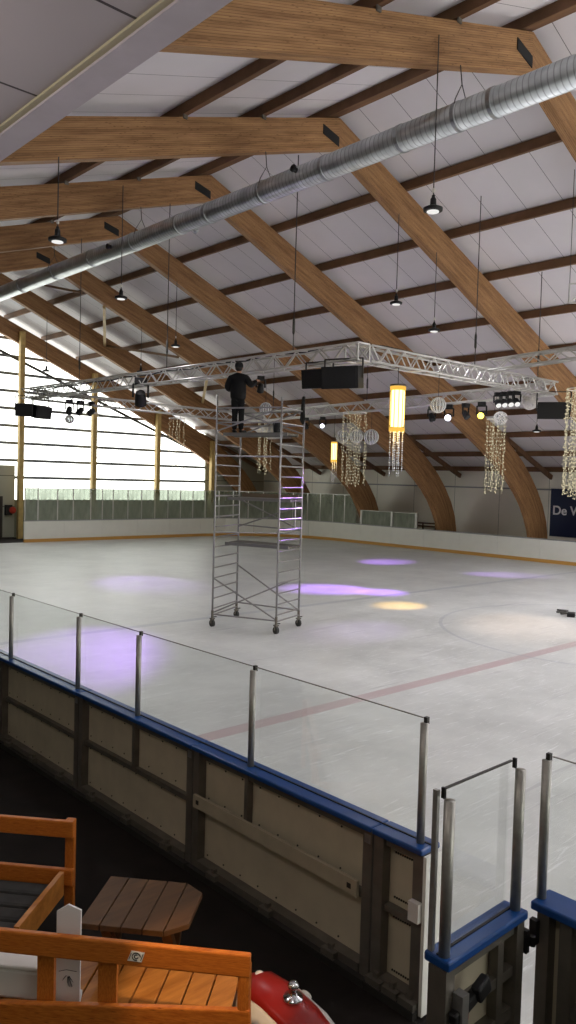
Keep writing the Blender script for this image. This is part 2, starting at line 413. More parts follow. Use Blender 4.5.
# glazed gable at the far left end
CX = [KX(x) * 1.002 for x in (14.2, 18.7, 23.25, 27.8, 32.2)]
zr = lambda x: (zn(x) if x < RX else zf(x))
we = MB()
we.poly([(XN, YE, -.02), (CX[0], YE, -.02), (CX[0], YE, zn(CX[0])), (XN, YE, zn(XN))], (0, .2, 0))
we.bb((CX[0], YE, -.02), (CX[1], YE + .2, 4.2))
struct(we, 'wall_end', M['wallend'])
struct(MB().bb((CX[1], YE, -.02), (CX[4], YE + .2, 2.2)), 'wall_sill', M['wallgrey'])
struct(MB().poly([(CX[4], YE, -.02), (XF, YE, -.02), (XF, YE, zf(XF)), (CX[4], YE, zf(CX[4]))], (0, .2, 0)), 'wall_corner', M['wallend'])
for i in range(4):
    a, b = CX[i], CX[i + 1]; z0 = 4.2 if i == 0 else 2.2
    top = [(b, YE + .12, zr(b) - .1), (a, YE + .12, zr(a) - .1)]
    if a < RX < b: top.insert(1, (RX, YE + .12, RZ - .1))
    w = struct(MB().poly([(a, YE + .12, z0), (b, YE + .12, z0)] + top, (0, .03, 0)), 'window_%d' % (i + 1), M['window'])
    mb = MB(); z = 3.5 if i else 4.5
    while z < max(zr(a), zr(b)) - .3:
        # bar ends where the roof cuts it
        xe = b
        if z > zr(b) - .2: xe = RX + (RZ - .3 - z) / SF
        if xe > a + .3: mb.bb((a, YE - .02, z - .08), (xe, YE + .1, z + .08))
        z += 1.0
    mb.build('mullions', M['mullion'], w)
# unseen gable behind the viewer; its glowing pane is added to light the hall
struct(MB().poly([(XN, YB - .2, -.02), (XF, YB - .2, -.02), (XF, YB - .2, zf(XF)), (RX, YB - .2, RZ), (XN, YB - .2, zn(XN))], (0, .2, 0)), 'wall_back', M['wallend'])
w = struct(MB().poly([(6, YB + .02, 3), (30, YB + .02, 3), (30, YB + .02, 6.2), (RX, YB + .02, 11.6), (6, YB + .02, 9)], (0, .03, 0)), 'window_5', M['window'])
# door and wall box at far left
d = struct(MB().bb((14.9, YE - .06, 0), (18.35, YE, 2.4)), 'door_1', M['door'])
MB().bb((16.2, YE - .08, .05), (16.24, YE - .055, 2.35)).build('door_gap', M['black'], d)
MB().bb((16.35, YE - .14, 1.0), (16.42, YE - .06, 1.15)).build('door_handle', M['steel'], d)

# gallery ceiling and its painted edge beam, above the viewpoint
struct(MB().bb((-4, -6, 5.97), (2.03, 30, 6.1)), 'ceiling', M['gceil'], loc=(0, 0.106, 0))
struct(MB().bb((2.03, -6, 5.94), (2.2, 30, 6.28)), 'trim_1', M['paintbeam'])
struct(MB().bb((1.995, -6, 5.955), (2.03, 30, 5.97)), 'trim_2', simple('cream strip', rgb(196, 188, 158), .6))

# ------------------------------------------------------------------ roof arches
TOP = [(15.1, 13.44), (18, 12.28), (20.15, 11.42), (24.7, 9.60), (28.8, 7.94), (30.4, 7.27), (31.6, 6.72), (32.6, 6.2), (33.6, 5.62), (34.5, 5.0), (35.3, 4.33), (36.0, 3.6), (36.6, 2.8), (37.0, 2.0), (37.2, 1.2), (37.25, .5), (37.25, -.02)]
BOT = [(15.1, 12.62), (18, 11.36), (20.15, 10.45), (24.7, 8.50), (28.2, 6.84), (29.4, 6.26), (30.6, 5.66), (31.7, 5.08), (32.6, 4.56), (33.4, 4.02), (34.1, 3.45), (34.7, 2.85), (35.15, 2.2), (35.5, 1.55), (35.68, .95), (35.75, .4), (35.75, -.02)]
HW = .13
TOP = [(KX(x), KZ(z)) for x, z in TOP[:-1]] + [(KX(37.25), -.02)]
BOT = [(KX(x), KZ(z)) for x, z in BOT[:-1]] + [(KX(35.75), -.02)]
def ribbon(top, bot, y0, name, mat, parent):
    """solid strip between two polylines with UVs that follow its length"""
    n = len(top); P = []; F = []; UVF = []
    s = [0]
    for i in range(1, n): s.append(s[-1] + math.hypot(top[i][0] - top[i - 1][0], top[i][1] - top[i - 1][1]))
    dep = [math.hypot(a[0] - b[0], a[1] - b[1]) for a, b in zip(top, bot)]
    for i in range(n):
        for (x, z) in (top[i], bot[i]):
            for sg in (-1, 1): P.append((x, y0 + sg * HW, z))
    uv = lambda i, k: (s[i], k)
    for i in range(n - 1):
        a, b = i * 4, (i + 1) * 4
        F.append((a, b, b + 2, a + 2)); UVF.append((uv(i, 0), uv(i + 1, 0), uv(i + 1, dep[i + 1]), uv(i, dep[i])))
        F.append((a + 1, a + 3, b + 3, b + 1)); UVF.append((uv(i, 0), uv(i, dep[i]), uv(i + 1, dep[i + 1]), uv(i + 1, 0)))
        F.append((a, a + 1, b + 1, b)); UVF.append((uv(i, 3), uv(i, 3.26), uv(i + 1, 3.26), uv(i + 1, 3)))
        F.append((a + 2, b + 2, b + 3, a + 3)); UVF.append((uv(i, 2), uv(i + 1, 2), uv(i + 1, 2.26), uv(i, 2.26)))
    F.append((0, 2, 3, 1)); UVF.append(((0, 0), (0, 1), (.2, 1), (.2, 0)))
    a = (n - 1) * 4
    F.append((a, a + 1, a + 3, a + 2)); UVF.append(((0, 0), (.2, 0), (.2, 1), (0, 1)))
    mi = wm(parent).inverted()
    me = bpy.data.meshes.new(name); me.from_pydata([mi @ V(p) for p in P], [], F)
    lay = me.uv_layers.new(name='UVMap'); k = 0
    for f in UVF:
        for c in f: lay.data[k].uv = c; k += 1
    me.materials.append(mat)
    o = bpy.data.objects.new(name, me); COL.objects.link(o); o.parent = parent; WM[o.name] = wm(parent)
    return o
FPX = [KX(x) for x in (15.08, 18.0, 20.2, 22.4, 24.65, 26.85, 29.05, 31.3, 33.45, 35.5, 37.35)]
NPX = [KX(x) for x in (14.80, 12.45, 10.15, 7.2, 4.8, 2.4)]
ALAB = ['nearest glued timber roof arch, reaching the top right corner, carrying the closest lamp',
        'second glued timber roof arch from the viewer, running to the right photo edge',
        'third glued timber roof arch, its curved foot standing left of the navy sign',
        'fourth glued timber roof arch, its curved foot behind the middle of the far boards',
        'fifth glued timber roof arch, its foot just right of the tall hazy panes',
        'sixth glued timber roof arch, last one standing clear of the glazed gable',
        'seventh glued timber roof arch, lying against the glazed gable wall']
arch = thing('roof_arch', ALAB[0], 'roof arch', (RX, AY[0], 0), 0, 'glued timber roof arches')
y0 = AY[0]
ribbon(TOP, BOT, y0, 'curved_rafter', M['glulam'], arch)
ribbon([(XN, zn(XN) - .31), (RX - .001, KZ(13.44))], [(XN, zn(XN) - 1.24), (RX - .001, KZ(12.62))], y0, 'straight_rafter', M['glulam'], arch)
MB().poly([(KX(x), y0 - HW - .02, KZ(z)) for x, z in ((14.48, 13.08), (15.08, 12.92), (15.08, 12.68), (14.48, 12.84))], (0, .03, 0)).build('steel_plate', M['black'], arch)
MB().bar((KX(31.5), y0, KZ(6.7)), (XF - .05, y0, zf(XF) - .45), .12, .24).build('eave_rafter', M['purlin'], arch)
for x in NPX[1:3]:
    MB().bb((x - .06, y0 - HW - .04, zn(x) - .36), (x + .05, y0 - HW, zn(x) - .26)).build('purlin_bracket', M['greysteel'], arch)
for k in range(1, 7): dup(arch, (RX, AY[k], 0), label=ALAB[k])
for k, x in enumerate(FPX):
    o = MB().bb((x - .06, -6, zf(x) - .27), (x + .06, YE - .1, zf(x) - .01)).build('roof_purlin', M['purlin'])
    tag(o, ('dark timber purlin just right of the ridge' if k == 0 else 'dark wall plate timber along the top of the cream wall' if k == len(FPX) - 1 else
            'dark timber purlin across the far roof slope, %s below the ridge one' % ORD[k - 1]), 'roof beam', 'purlins of the far roof slope')
for k, x in enumerate(NPX):
    o = MB().bb((x - .06, -6, zn(x) - .27), (x + .06, YE - .1, zn(x) - .01)).build('roof_purlin', M['purlin'])
    tag(o, ('dark timber purlin just left of the ridge' if k == 0 else 'dark timber purlin on the near roof slope, %s left of the ridge one' % ORD[k - 1]), 'roof beam', 'purlins of the near roof slope')
for p0, p1, lab, r in (((16.44, 35.0, 12.6), (16.95, 32.4, 11.95), 'brown wind brace under the roof beside the duct, far left', .06),
                       ((21.43, 38.0, 10.78), (22.17, 32.3, 9.72), 'brown sloping wind brace between the fifth and sixth arches', .07),
                       ((18.1, 32.4, 11.5), (21.3, 38.0, 10.8), 'pale upright-looking timber strut above the left truss', .08),
                       ((23.98, 32.3, 8.9), (27.9, 38.0, 8.3), 'short pale timber strut left of the worker in black', .08)):
    tag(MB().bar(p0, p1, r * 1.7, r * 1.7).build('wind_brace', M['bracewood'] if 'wind' in lab else M['strut']), lab, 'brace')
for k, x in enumerate(CX[1:]):
    tag(MB().bb((x - .14, AY[6] - .48, -.02), (x + .14, AY[6] - .2, zf(x) - .6)).build('timber_column', M['column']),
        ['pale timber column beside the door at the left edge, in front of the windows', 'pale timber column in front of the windows, second from left', 'pale timber column in front of the windows, third from left', 'pale timber column at the right end of the windows, beside the scaffold'][k], 'column', 'timber columns of the glazed gable')
tag(MB().cyl((15.9, 44.02, 11.5), (32.4, 44.02, 5.35), .085, 6).build('tie_rod', M['darksteel']), 'thin dark sloping steel tie across the bright windows', 'steel tie')
# red reel box by the column
hb = thing('wall_box', 'small black and red box on the grey wall beside the left column', 'wall box', (18.45, YE - .02, 1.5))
MB().bb((18.48, YE - .25, 1.3), (18.85, YE - .01, 1.9)).build('casing', M['black'], hb)
MB().lathe((18.85, YE - .32, 1.6), (0, 1, 0), [(.05, 0), (.2, .02), (.2, .26), (.05, .28)], 16).build('red_drum', M['red'], hb)

# ------------------------------------------------------------------ far boards and their glass
def board(p0, p1, lab, kickm=M['kick']):
    p0, p1 = V(p0), V(p1); mid = (p0 + p1) / 2; d = (p1 - p0).normalized()
    rz = math.atan2(d.y, d.x); L = (p1 - p0).length
    t = thing('dasher_board', lab, 'rink board', (mid.x, mid.y, 0), rz, 'white boards on the far sides of the rink')
    Mx = Matrix.Rotation(rz, 3, 'Z')
    q = lambda x, y, z: V((mid.x, mid.y, z)) + Mx @ V((x, y, 0))
    MB().box(q(0, .06, .665), (L - .012, .10, .98), rz).build('panel', M['board'], t)
    MB().box(q(0, .05, .0875), (L - .004, .14, .175), rz).build('kick_strip', kickm, t)
    MB().box(q(0, .07, 1.175), (L, .16, .05), rz).build('cap_rail', M['capgrey'], t)
    return t
path = [(18.08 + 2.36 * k, 40.6) for k in range(5)] + [(29.88, 40.6)]
arc = [(29.88 + R * math.sin(PI / 2 * k / 5), 34.6 + R * math.cos(PI / 2 * k / 5)) for k in range(1, 6)]
side = [(35.88, 34.6 - 2.43 * k) for k in range(1, 13)]
P_ = path + arc + side
for i in range(len(P_) - 1):
    where = 'under the glazed gable' if i < 5 else 'round the far rink corner' if i < 10 else 'along the cream far wall'
    j = i if i < 5 else i - 5 if i < 10 else i - 10
    board(P_[i], P_[i + 1], 'white rink board %s, %s from the left' % (where, ORD[j]))
# continuous poly-line walking for the panes
def walk(P, s):
    for a, b in zip(P, P[1:]):
        L = math.hypot(b[0] - a[0], b[1] - a[1])
        if s <= L: return (a[0] + (b[0] - a[0]) * s / L, a[1] + (b[1] - a[1]) * s / L)
        s -= L
    return P[-1]
def pane(a, b, z0, z1, lab, group, mat, post=.05, off=.08):
    a, b = V(a), V(b); d = (b - a).normalized(); nrm = V((-d.y, d.x)) ; a = a + nrm * off; b = b + nrm * off
    mid = (a + b) / 2; t = thing('glass_screen', lab, 'glass panel', (mid.x, mid.y, z0), math.atan2(d.y, d.x), group)
    A = lambda p, z: (p.x, p.y, z)
    MB().bar(A(a + d * .03, (z0 + z1) / 2), A(b - d * .03, (z0 + z1) / 2), .012, z1 - z0).build('pane', mat, t)
    MB().bar(A(a, z0), A(a, z1 + .02), post, post).build('post', M['truss'], t)
    MB().bar(A(a, z1), A(b, z1), .03, .03).build('top_edge', M['truss'], t)
    return t
xs = [0, .75, 1.9, 2.85, 3.95, 4.7, 5.4, 6.4, 7.35, 8.3, 9.25, 10.2, 11.15, 12.1, 13.1, 14.1, 15.1, 16.1, 17.1, 18.1, 19.1, 20.1, 21.1, 22.1, 23.1]
for i in range(len(xs) - 1):
    pane(walk(P_, xs[i] + .05), walk(P_, xs[i + 1] + .05), 1.2, 2.95, 'tall hazy glass pane on the far boards, %s from the left' % ORD[i], 'tall glass panes round the far corner', M['hazeglass'])
pane(walk(P_, 23.6), walk(P_, 26.0), 1.2, 2.05, 'low glass pane on the far boards beside the last tall pane', 'low glass panes on the far boards', M['hazeglass'], .12)
lowp = pane(walk(P_, 26.05), walk(P_, 27.8), 1.2, 2.05, 'low glass pane on the far boards, between two white posts', 'low glass panes on the far boards', M['hazeglass'], .14)
e = walk(P_, 27.85); MB().bar((e[0] + .08, e[1], 1.2), (e[0] + .08, e[1], 2.08), .14, .14).build('post', M['truss'], lowp)
# dark slatted bench behind the far boards
rl = thing('slatted_bench', 'dark slatted bench back showing just above the far boards', 'bench', (36.9, 28.6, 0))
for z in (1.30, 1.48): MB().bar((36.9, 27.2, z), (36.9, 30.2, z), .04, .09).build('slat', M['brownwood'], rl)
for y in (27.3, 28.2, 29.1, 30.1): MB().bar((36.93, y, -.02), (36.93, y, 1.52), .06, .06).build('post', M['brownwood'], rl)
MB().bb((36.4, 27.2, .42), (36.88, 30.2, .47)).build('seat', M['brownwood'], rl)
# sign on the far wall
sg = thing('wall_sign', 'navy blue sign with white lettering on the cream wall at the right edge', 'sign', (XF - .04, 18.6, 2.5))
MB().bb((XF - .06, 17.1, 1.2), (XF - .01, 20.85, 3.72)).build('board', M['sign'], sg)
def text(s, size, Mw, name, mat, parent, ext=.006, off=.0):
    cu = bpy.data.curves.new(name, 'FONT'); cu.body = s; cu.size = size; cu.extrude = ext; cu.offset = off
    o = bpy.data.objects.new('tmp', cu); COL.objects.link(o)
    me = bpy.data.meshes.new_from_object(o.evaluated_get(bpy.context.evaluated_depsgraph_get()))
    bpy.data.objects.remove(o)
    me.transform(wm(parent).inverted() @ Mw); me.materials.clear(); me.materials.append(mat); me.name = name
    r = bpy.data.objects.new(name, me); COL.objects.link(r); r.parent = parent; WM[r.name] = wm(parent); return r
Mt = Matrix(((0, 0, -1, XF - .07), (-1, 0, 0, 20.72), (0, 1, 0, 2.36), (0, 0, 0, 1)))
text('De Wa', .66, Mt, 'lettering', M['signtext'], sg, .006, .012)

# ------------------------------------------------------------------ near boards
NX = 4.5
def frame_bay(ya, yb, lab, detail):
    """one steel framed board seen from outside, ya > yb (far to near)"""
    t = thing('dasher_board', lab, 'rink board', (NX, (ya + yb) / 2, -.02), 0, 'steel framed boards on the near side')
    mb = MB().bb((NX + .02, yb + .01, .06), (NX + .06, ya - .01, 1.16)); nf = len(mb.f)
    for k in range(9):
        y = yb + .15 + (ya - yb - .3) * k / 8
        for z in (.14, .55, .70, 1.04): mb.cyl((NX + .012, y, z), (NX + .022, y, z), .008, 6)
    pn = mb.build('panel', M['boardback'], t); pn.data.materials.append(M['darksteel'])
    for i, p in enumerate(pn.data.polygons): p.material_index = 1 if i >= nf else 0
    for y in (ya - .05, yb + .05): MB().bb((NX - .07, y - .045, -.02), (NX + .019, y + .045, 1.16)).build('frame_post', M['greysteel'], t)
    MB().bb((NX - .04, yb + .1, .595), (NX + .019, ya - .1, .645)).build('middle_rail', M['greysteel'], t)
    MB().bb((NX - .04, yb + .1, 1.09), (NX + .019, ya - .1, 1.16)).build('top_rail', M['greysteel'], t)
    MB().bb((NX - .08, yb + .1, .03), (NX + .019, ya - .1, .1)).build('bottom_rail', M['greysteel'], t)
    MB().bb((NX - .14, yb, -.02), (NX - .09, ya, .04)).build('floor_track', M['darksteel'], t)
    n = 3
    for k in range(n):
        y = yb + (ya - yb) * (k + .5) / n
        MB().bb((NX - .13, y - .07, .02), (NX - .03, y + .07, .09)).add([(NX - .1, y - .02, .09), (NX - .06, y - .02, .09), (NX - .06, y + .02, .09), (NX - .1, y + .02, .09), (NX - .1, y - .02, .13), (NX - .06, y - .02, .13), (NX - .06, y + .02, .13), (NX - .1, y + .02, .13)],
            [(0, 1, 2, 3), (4, 5, 6, 7), (0, 1, 5, 4), (1, 2, 6, 5), (2, 3, 7, 6), (3, 0, 4, 7)]).build('floor_bracket', M['greysteel'], t)
    MB().bb((NX - .10, yb, 1.16), (NX + .12, ya, 1.205)).build('cap_rail', M['cap'], t, bevel=.012)
    MB().bb((NX + .02, yb, 1.205), (NX + .035, ya, 1.212)).build('cap_groove', M['black'], t)
    if detail == 'plank':
        MB().bb((NX - .10, yb + .12, .62), (NX - .071, ya - .05, .74)).build('rub_plank', M['plank_pale'], t)
        for y in (ya - .12, yb + .2): MB().bb((NX - .104, y - .02, .66), (NX - .099, y + .02, .70)).build('plank_bolt', M['darksteel'], t)
    if detail == 'end':
        MB().bb((NX - .08, yb - .03, .0), (NX + .10, yb - .002, 1.158)).build('end_face', M['board'], t)
        MB().bb((NX - .12, yb + .0, .68), (NX - .075, yb + .09, .82)).build('latch_keeper', M['white'], t)
    else:
        MB().bb((NX - .073, yb + .02, 1.06), (NX - .07, yb + .08, 1.13)).build('corner_plate', M['alu'], t)
    return t
frame_bay(12.97, 10.70, 'steel framed near board at the left edge of the photo, cream back', '')
frame_bay(10.69, 8.38, 'steel framed near board with cream back, second bay from the left edge', '')
frame_bay(8.37, 6.06, 'steel framed near board with cream back, middle bay behind the benches', '')
frame_bay(6.05, 3.75, 'steel framed near board with a broad pale plank across its middle', 'plank')
frame_bay(3.74, 3.27, 'narrow last near board with white end face, beside the gate opening', 'end')
def glass_post(x, y, lab, low, top=2.08):
    t = thing('glass_post', lab, 'post', (x, y, 1.21), 0, 'round steel posts of the near glass')
    MB().cyl((x, y, 1.205), (x, y, top), .03, 14).build('tube', M['steel'], t, smooth=True)
    MB().bb((x + .01, y - .014, top - .01), (x + .04, y + .014, top + .04)).build('top_clip', M['darksteel'], t)
    if low: MB().bb((x - .05, y - .022, .65), (x + .015, y + .022, 1.155)).build('lower_strip', M['greysteel'], t)
    return t
for y, lab, low in ((10.48, 'steel glass post at the left edge of the photo on the near boards', 0), (8.53, 'steel glass post on the near boards, second from the left edge', 0), (7.18, 'steel glass post on the near boards left of the scaffold', 1),
                    (5.27, 'steel glass post on the near boards right below the scaffold', 1), (3.36, 'tall steel post at the right end of the near glass by the gate opening', 0)):
    glass_post(NX, y, lab, low)
def near_pane(ya, yb, lab):
    o = MB().bb((NX + .022, yb + .015, 1.206), (NX + .034, ya - .015, 2.11)).build('glass_screen', M['glass'])
    MB().bb((NX + .020, yb + .015, 2.105), (NX + .036, ya - .015, 2.109)).build('polished_edge', M['greysteel'], o)
    return tag(o, lab, 'glass panel', 'clear panes on the near boards')
near_pane(12.4, 10.48, 'clear glass pane at the far left edge of the near boards')
near_pane(10.48, 8.53, 'clear glass pane on the near boards with violet light behind, left')
near_pane(8.53, 7.18, 'narrowest clear glass pane on the near boards, left of the scaffold')
near_pane(7.18, 5.27, 'clear glass pane on the near boards right under the scaffold')
near_pane(5.27, 3.36, 'clear glass pane on the near boards nearest to the open gate')

# gate, swung open
gy = 2.45
g = thing('rink_gate', 'open rink gate with blue cap, glass pane and black latch', 'gate', (4.42, gy, -.02))
x0, x1 = 3.46, 4.26
MB().bb((x0 + .08, gy + .015, .1), (x1 - .08, gy + .05, 1.14)).build('panel', M['boardback'], g)
for x in (x0 + .04, x1 - .04): MB().bb((x - .04, gy - .07, .05), (x + .04, gy + .05, 1.16)).build('frame_post', M['greysteel'], g)
for z, h in ((1.12, .06), (.86, .06), (.60, .07), (.10, .07)): MB().bb((x0 + .08, gy - .05, z - h / 2), (x1 - .08, gy + .015, z + h / 2)).build('frame_rail', M['greysteel'], g)
MB().bb((x1 - .26, gy - .055, .1), (x1 - .2, gy + .01, 1.09)).build('frame_stile', M['greysteel'], g)
MB().bb((x0, gy - .085, 1.16), (x1 + .02, gy + .085, 1.215)).build('cap_rail', M['cap'], g, bevel=.012)
MB().bb((x0 + .02, gy + .0, 1.215), (x1, gy + .015, 1.222)).build('cap_groove', M['black'], g)
MB().bb((x0 + .08, gy + .02, 1.216), (x1 - .08, gy + .032, 2.13)).build('pane', M['glass'], g)
MB().bb((x0 + .06, gy + .018, 2.125), (x1 - .06, gy + .034, 2.134)).build('pane_edge', M['darksteel'], g)
for x in (x0 + .045, x1 - .03):
    p = MB().cyl((x, gy - .02, 1.21), (x, gy - .02, 2.08), .032, 14).build('glass_post', M['steel'], g, smooth=True)
    MB().bb((x - .008, gy + .01, 2.08), (x + .008, gy + .033, 2.14)).build('top_clip', M['black'], p)
MB().bb((x0 + .02, gy + .045, 1.21), (x0 + .045, gy + .075, 2.12)).build('edge_channel', M['steel'], g)
lt = MB().box((x0 + .15, gy - .10, .93), (.26, .05, .07), 0, Matrix.Rotation(-.25, 3, 'Y')).build('latch', M['black'], g, bevel=.01)
MB().box((x0 + .27, gy - .12, .985), (.12, .06, .1), 0, Matrix.Rotation(-.35, 3, 'Y')).build('latch_grip', M['black'], lt, bevel=.015)
MB().bb((x0 + .06, gy - .14, .85), (x0 + .12, gy - .075, 1.03)).build('latch_bracket', M['alu'], lt)
MB().tube([(x0 - .01, gy - .13, .9), (x0 - .03, gy - .14, .86), (x0 - .03, gy - .14, .80), (x0 + .03, gy - .14, .80), (x0 + .05, gy - .13, .86)], .01).build('latch_loop', M['alu'], lt)
MB().cyl((x0 + .16, gy - .1, .85), (x0 + .16, gy - .1, .88), .014, 8).build('red_stud', M['red'], lt)
for z in (1.02, .35):
    MB().bb((x1 + .0, gy - .09, z - .07), (x1 + .035, gy - .04, z + .07)).cyl((x1 + .05, gy - .1, z - .03), (x1 + .05, gy - .1, z + .03), .02, 10).build('hinge', M['black'], g)
# board right of the gate, at the right edge of the photo
t = thing('dasher_board', 'steel framed near board with blue cap right of the open gate', 'rink board', (NX, 1.2, -.02), 0, 'steel framed boards on the near side')
ya, yb = 2.40, .05
MB().bb((NX + .02, yb, .06), (NX + .06, ya - .01, 1.16)).build('panel', M['boardback'], t)
for y in (ya - .05, ya - .2, yb + .05): MB().bb((NX - .07, y - .04, -.02), (NX + .019, y + .04, 1.16)).build('frame_post', M['greysteel'], t)
for z in (.1, .6, 1.12): MB().bb((NX - .05, yb + .1, z - .035), (NX + .019, ya - .24, z + .035)).build('frame_rail', M['greysteel'], t)
MB().bb((NX - .11, yb, 1.16), (NX + .12, ya + .02, 1.215)).build('cap_rail', M['cap'], t, bevel=.012)
MB().bb((NX - .11, ya - .03, .95), (NX - .071, ya + .02, 1.1)).build('hinge_plate', M['black'], t)
glass_post(NX - .02, 2.395, 'steel glass post at the right edge of the photo beside the gate', 0, 2.09)
near_pane(2.395, .1, 'clear glass pane at the right edge of the photo right of the gate')

# ------------------------------------------------------------------ duct
DX, DZ, DR = 12.75, 10.94, .27
du = thing('air_duct', 'long round galvanised air duct hung under the ridge', 'air duct', (DX, 9, DZ))
n = 28
mb = MB(); mb.cyl((DX, 1.5, DZ), (DX, 41.5, DZ), DR, n); o = mb.build('spiral_pipe', M['duct'], du)
for p in o.data.polygons: p.use_smooth = len(p.vertices) == 4
for y in (4.2, 6.3, 8.4, 9.2, 10.6, 12.8, 15.0, 17.2, 18.6, 21.0, 23.6, 26.2, 29, 32, 35, 38):
    MB().lathe((DX, y - .05, DZ), (0, 1, 0), [(DR, 0), (DR + .014, .005), (DR + .014, .095), (DR, .1)], n).build('coupling', M['ring'], du, smooth=False)
for (y, a) in ((13.55, 2.9), (22.0, 3.2), (18.3, -.5)):
    d = V((math.cos(a), 0, math.sin(a)))
    MB().lathe(V((DX, y, DZ)) + d * (DR - .02), d, [(.06, 0), (.06, .10), (.085, .10), (.085, .15), (.05, .15), (.05, .12)], 12).build('air_nozzle', M['black'] if y != 18.3 else M['ring'], du)
for y in AY[:6]:
    top = (DX, y - HW - .02, zn(DX) - 1.15)
    MB().tube([top, (DX, y - .2, DZ + .6)], .012).tube([(DX - DR, y - .2, DZ), (DX - .2, y - .2, DZ + .26), (DX, y - .2, DZ + .6), (DX + .2, y - .2, DZ + .26), (DX + DR, y - .2, DZ)], .012).build('hanger', M['wire'], du)

# ------------------------------------------------------------------ high bay lamps
def ufo(x, y, z, top, lab, fit=True):
    if fit:
        f = y / min((9.2, 14.8, 20.5, 26.2, 31.9, 37.4), key=lambda q: abs(q - y / K))
        x, z, top = x * f, 3.8 + (z - 3.8) * f, 3.8 + (top - 3.8) * f
    t = thing('pendant_lamp', lab, 'lamp', (x, y, z), 0, 'round black pendant lamps')
    MB().lathe((x, y, z), (0, 0, 1), [(.15, -.03), (.18, -.02), (.185, .03), (.12, .06), (.06, .08), (.055, .2), (.03, .24), (.03, .27)], 20).build('housing', M['black'], t)
    MB().cyl((x, y, z - .045), (x, y, z - .028), .115, 20).build('lens', M['lens'], t)
    MB().cyl((x, y, z + .26), (x, y, top), .012, 6).build('cable', M['wire'], t)
    MB().ico((x, y, z + .36), .035, 1, (1, 1, 1.6)).build('cable_hook', M['white'], t)
    l = bpy.data.lights.new('pendant_and_fill_light', 'SPOT'); l.energy = LAMP; l.spot_size = 2.5; l.spot_blend = .6; l.color = (.97, .95, 1); l.shadow_soft_size = .15
    lo = bpy.data.objects.new('pendant_and_fill_light', l); COL.objects.link(lo); lo.location = (x, y, z - .06)
LAMP = 420
yo = HW + .05
ufo(12.02, AY[0] - yo, 8.97, 12.2, 'nearest round pendant lamp, hanging below the duct at upper right')
ufo(7.2, AY[1] - yo, 8.46, 10.1, 'round pendant lamp in front of the left beams above the duct')
ufo(17.75, AY[1] - yo, 9.03, 11.6, 'round pendant lamp above the yellow hanging lamp, upper middle')
ufo(19.6, AY[1] - yo, 8.52, 10.9, 'round pendant lamp just above the right hand truss')
ufo(12.0, AY[2] - yo, 9.03, 12.3, 'round pendant lamp just below the duct at left')
ufo(17.85, AY[3] - yo, 9.02, 11.6, 'small round pendant lamp above the worker in black')
ufo(17.7, AY[5] - yo, 8.95, 11.7, 'small round pendant lamp in front of the windows, far left')
ufo(19.8, AY[4] - yo, 8.68, 10.8, 'small round pendant lamp above the left truss speaker')
ufo(31.0, 17.7, 6.22, zf(31) - .02, 'small dark pendant lamp behind the right speaker, below the white ball', False)

# ------------------------------------------------------------------ trusses
def truss(P0, P1, w, lab, bay=.42, r=.030, flat=False, name='lighting_truss'):
    P0, P1 = V(P0), V(P1); mid = (P0 + P1) / 2
    t = thing(name, lab, 'truss', mid, 0, 'aluminium lighting trusses')
    mb = MB(); d, a, b, L = mb.frame(P0, P1)
    h = w / 2
    C = [(-h, -h), (h, -h), (h, h), (-h, h)] if not flat else [(0, -h), (0, h)]
    for i, j in C:
        MB().cyl(P0 + a * i + b * j, P1 + a * i + b * j, r, 8).build('chord', M['truss'], t, smooth=True)
    n = max(2, int(L / bay)); lac = MB()
    sides = [(0, 1), (1, 2), (2, 3), (3, 0)] if not flat else [(0, 1)]
    for s_, (u, v) in enumerate(sides):
        for k in range(n):
            p, q = (C[u], C[v]) if (k + s_) % 2 == 0 else (C[v], C[u])
            lac.cyl(P0 + d * (L * k / n) + a * p[0] + b * p[1], P0 + d * (L * (k + 1) / n) + a * q[0] + b * q[1], r * .62, 5, cap=False)
    lac.build('lacing', M['truss'], t)
    return t, d, a, b, L
TA, TB, TC, TD = V((13.75, 12.6, 6.86)), V((13.6, 30.5, 6.97)), V((23.2, 28.0, 6.62)), V((22.9, 12.6, 6.92))
tn = truss(TA + V((0, -.2, 0)), TB, .38, 'long near aluminium truss passing behind the worker in black')[0]
mb = MB(); c8 = [TA + V((i, j, k)) * .2 for i in (-1, 1) for j in (-1, 1) for k in (-1, 1)]
for a, b in ((0, 1), (2, 3), (4, 5), (6, 7), (0, 2), (1, 3), (4, 6), (5, 7), (0, 4), (1, 5), (2, 6), (3, 7), (0, 3), (4, 7), (1, 7)): mb.cyl(c8[a], c8[b], .022, 6)
mb.build('corner_frame', M['truss'], tn)
tr = truss(TA + V((.3, 0, 0)), TD, .38, 'aluminium truss running right from the corner above the speakers', .30)[0]
tl = truss(TB + V((.3, -.05, 0)), TC, .36, 'aluminium truss at the far left end, in front of the windows')[0]
tf = truss(TC + V((0, -.3, 0)), TD, .36, 'long far aluminium truss behind the scaffold and yellow lamp')[0]
truss((18.8, 12.2, 7.12), (18.0, 3.0, 7.3), .28, 'short aluminium truss crossing above the right hand truss', .4)
def hoist(x, y, z, top, par):
    MB().cyl((x, y, z), (x, y, top), .014, 5).build('hoist_cable', M['wire'], par)
    MB().lathe((x, y, z + .5), (0, 0, 1), [(.02, 0), (.035, .05), (.035, .35), (.015, .45)], 8).build('hoist_body', M['darksteel'], par)
hoist(13.75, 14.85, 7.05, 12.1, tn); hoist(13.65, 20.5, 7.1, 12.2, tn); hoist(13.65, 26.15, 7.1, 12.3, tn)
hoist(22.0, 12.6, 7.1, 10.4, tr); hoist(18.6, 12.6, 7.1, 11.8, tr)
hoist(23.0, 20.5, 6.95, 9.3, tf); hoist(23.1, 26.15, 6.85, 9.2, tf)
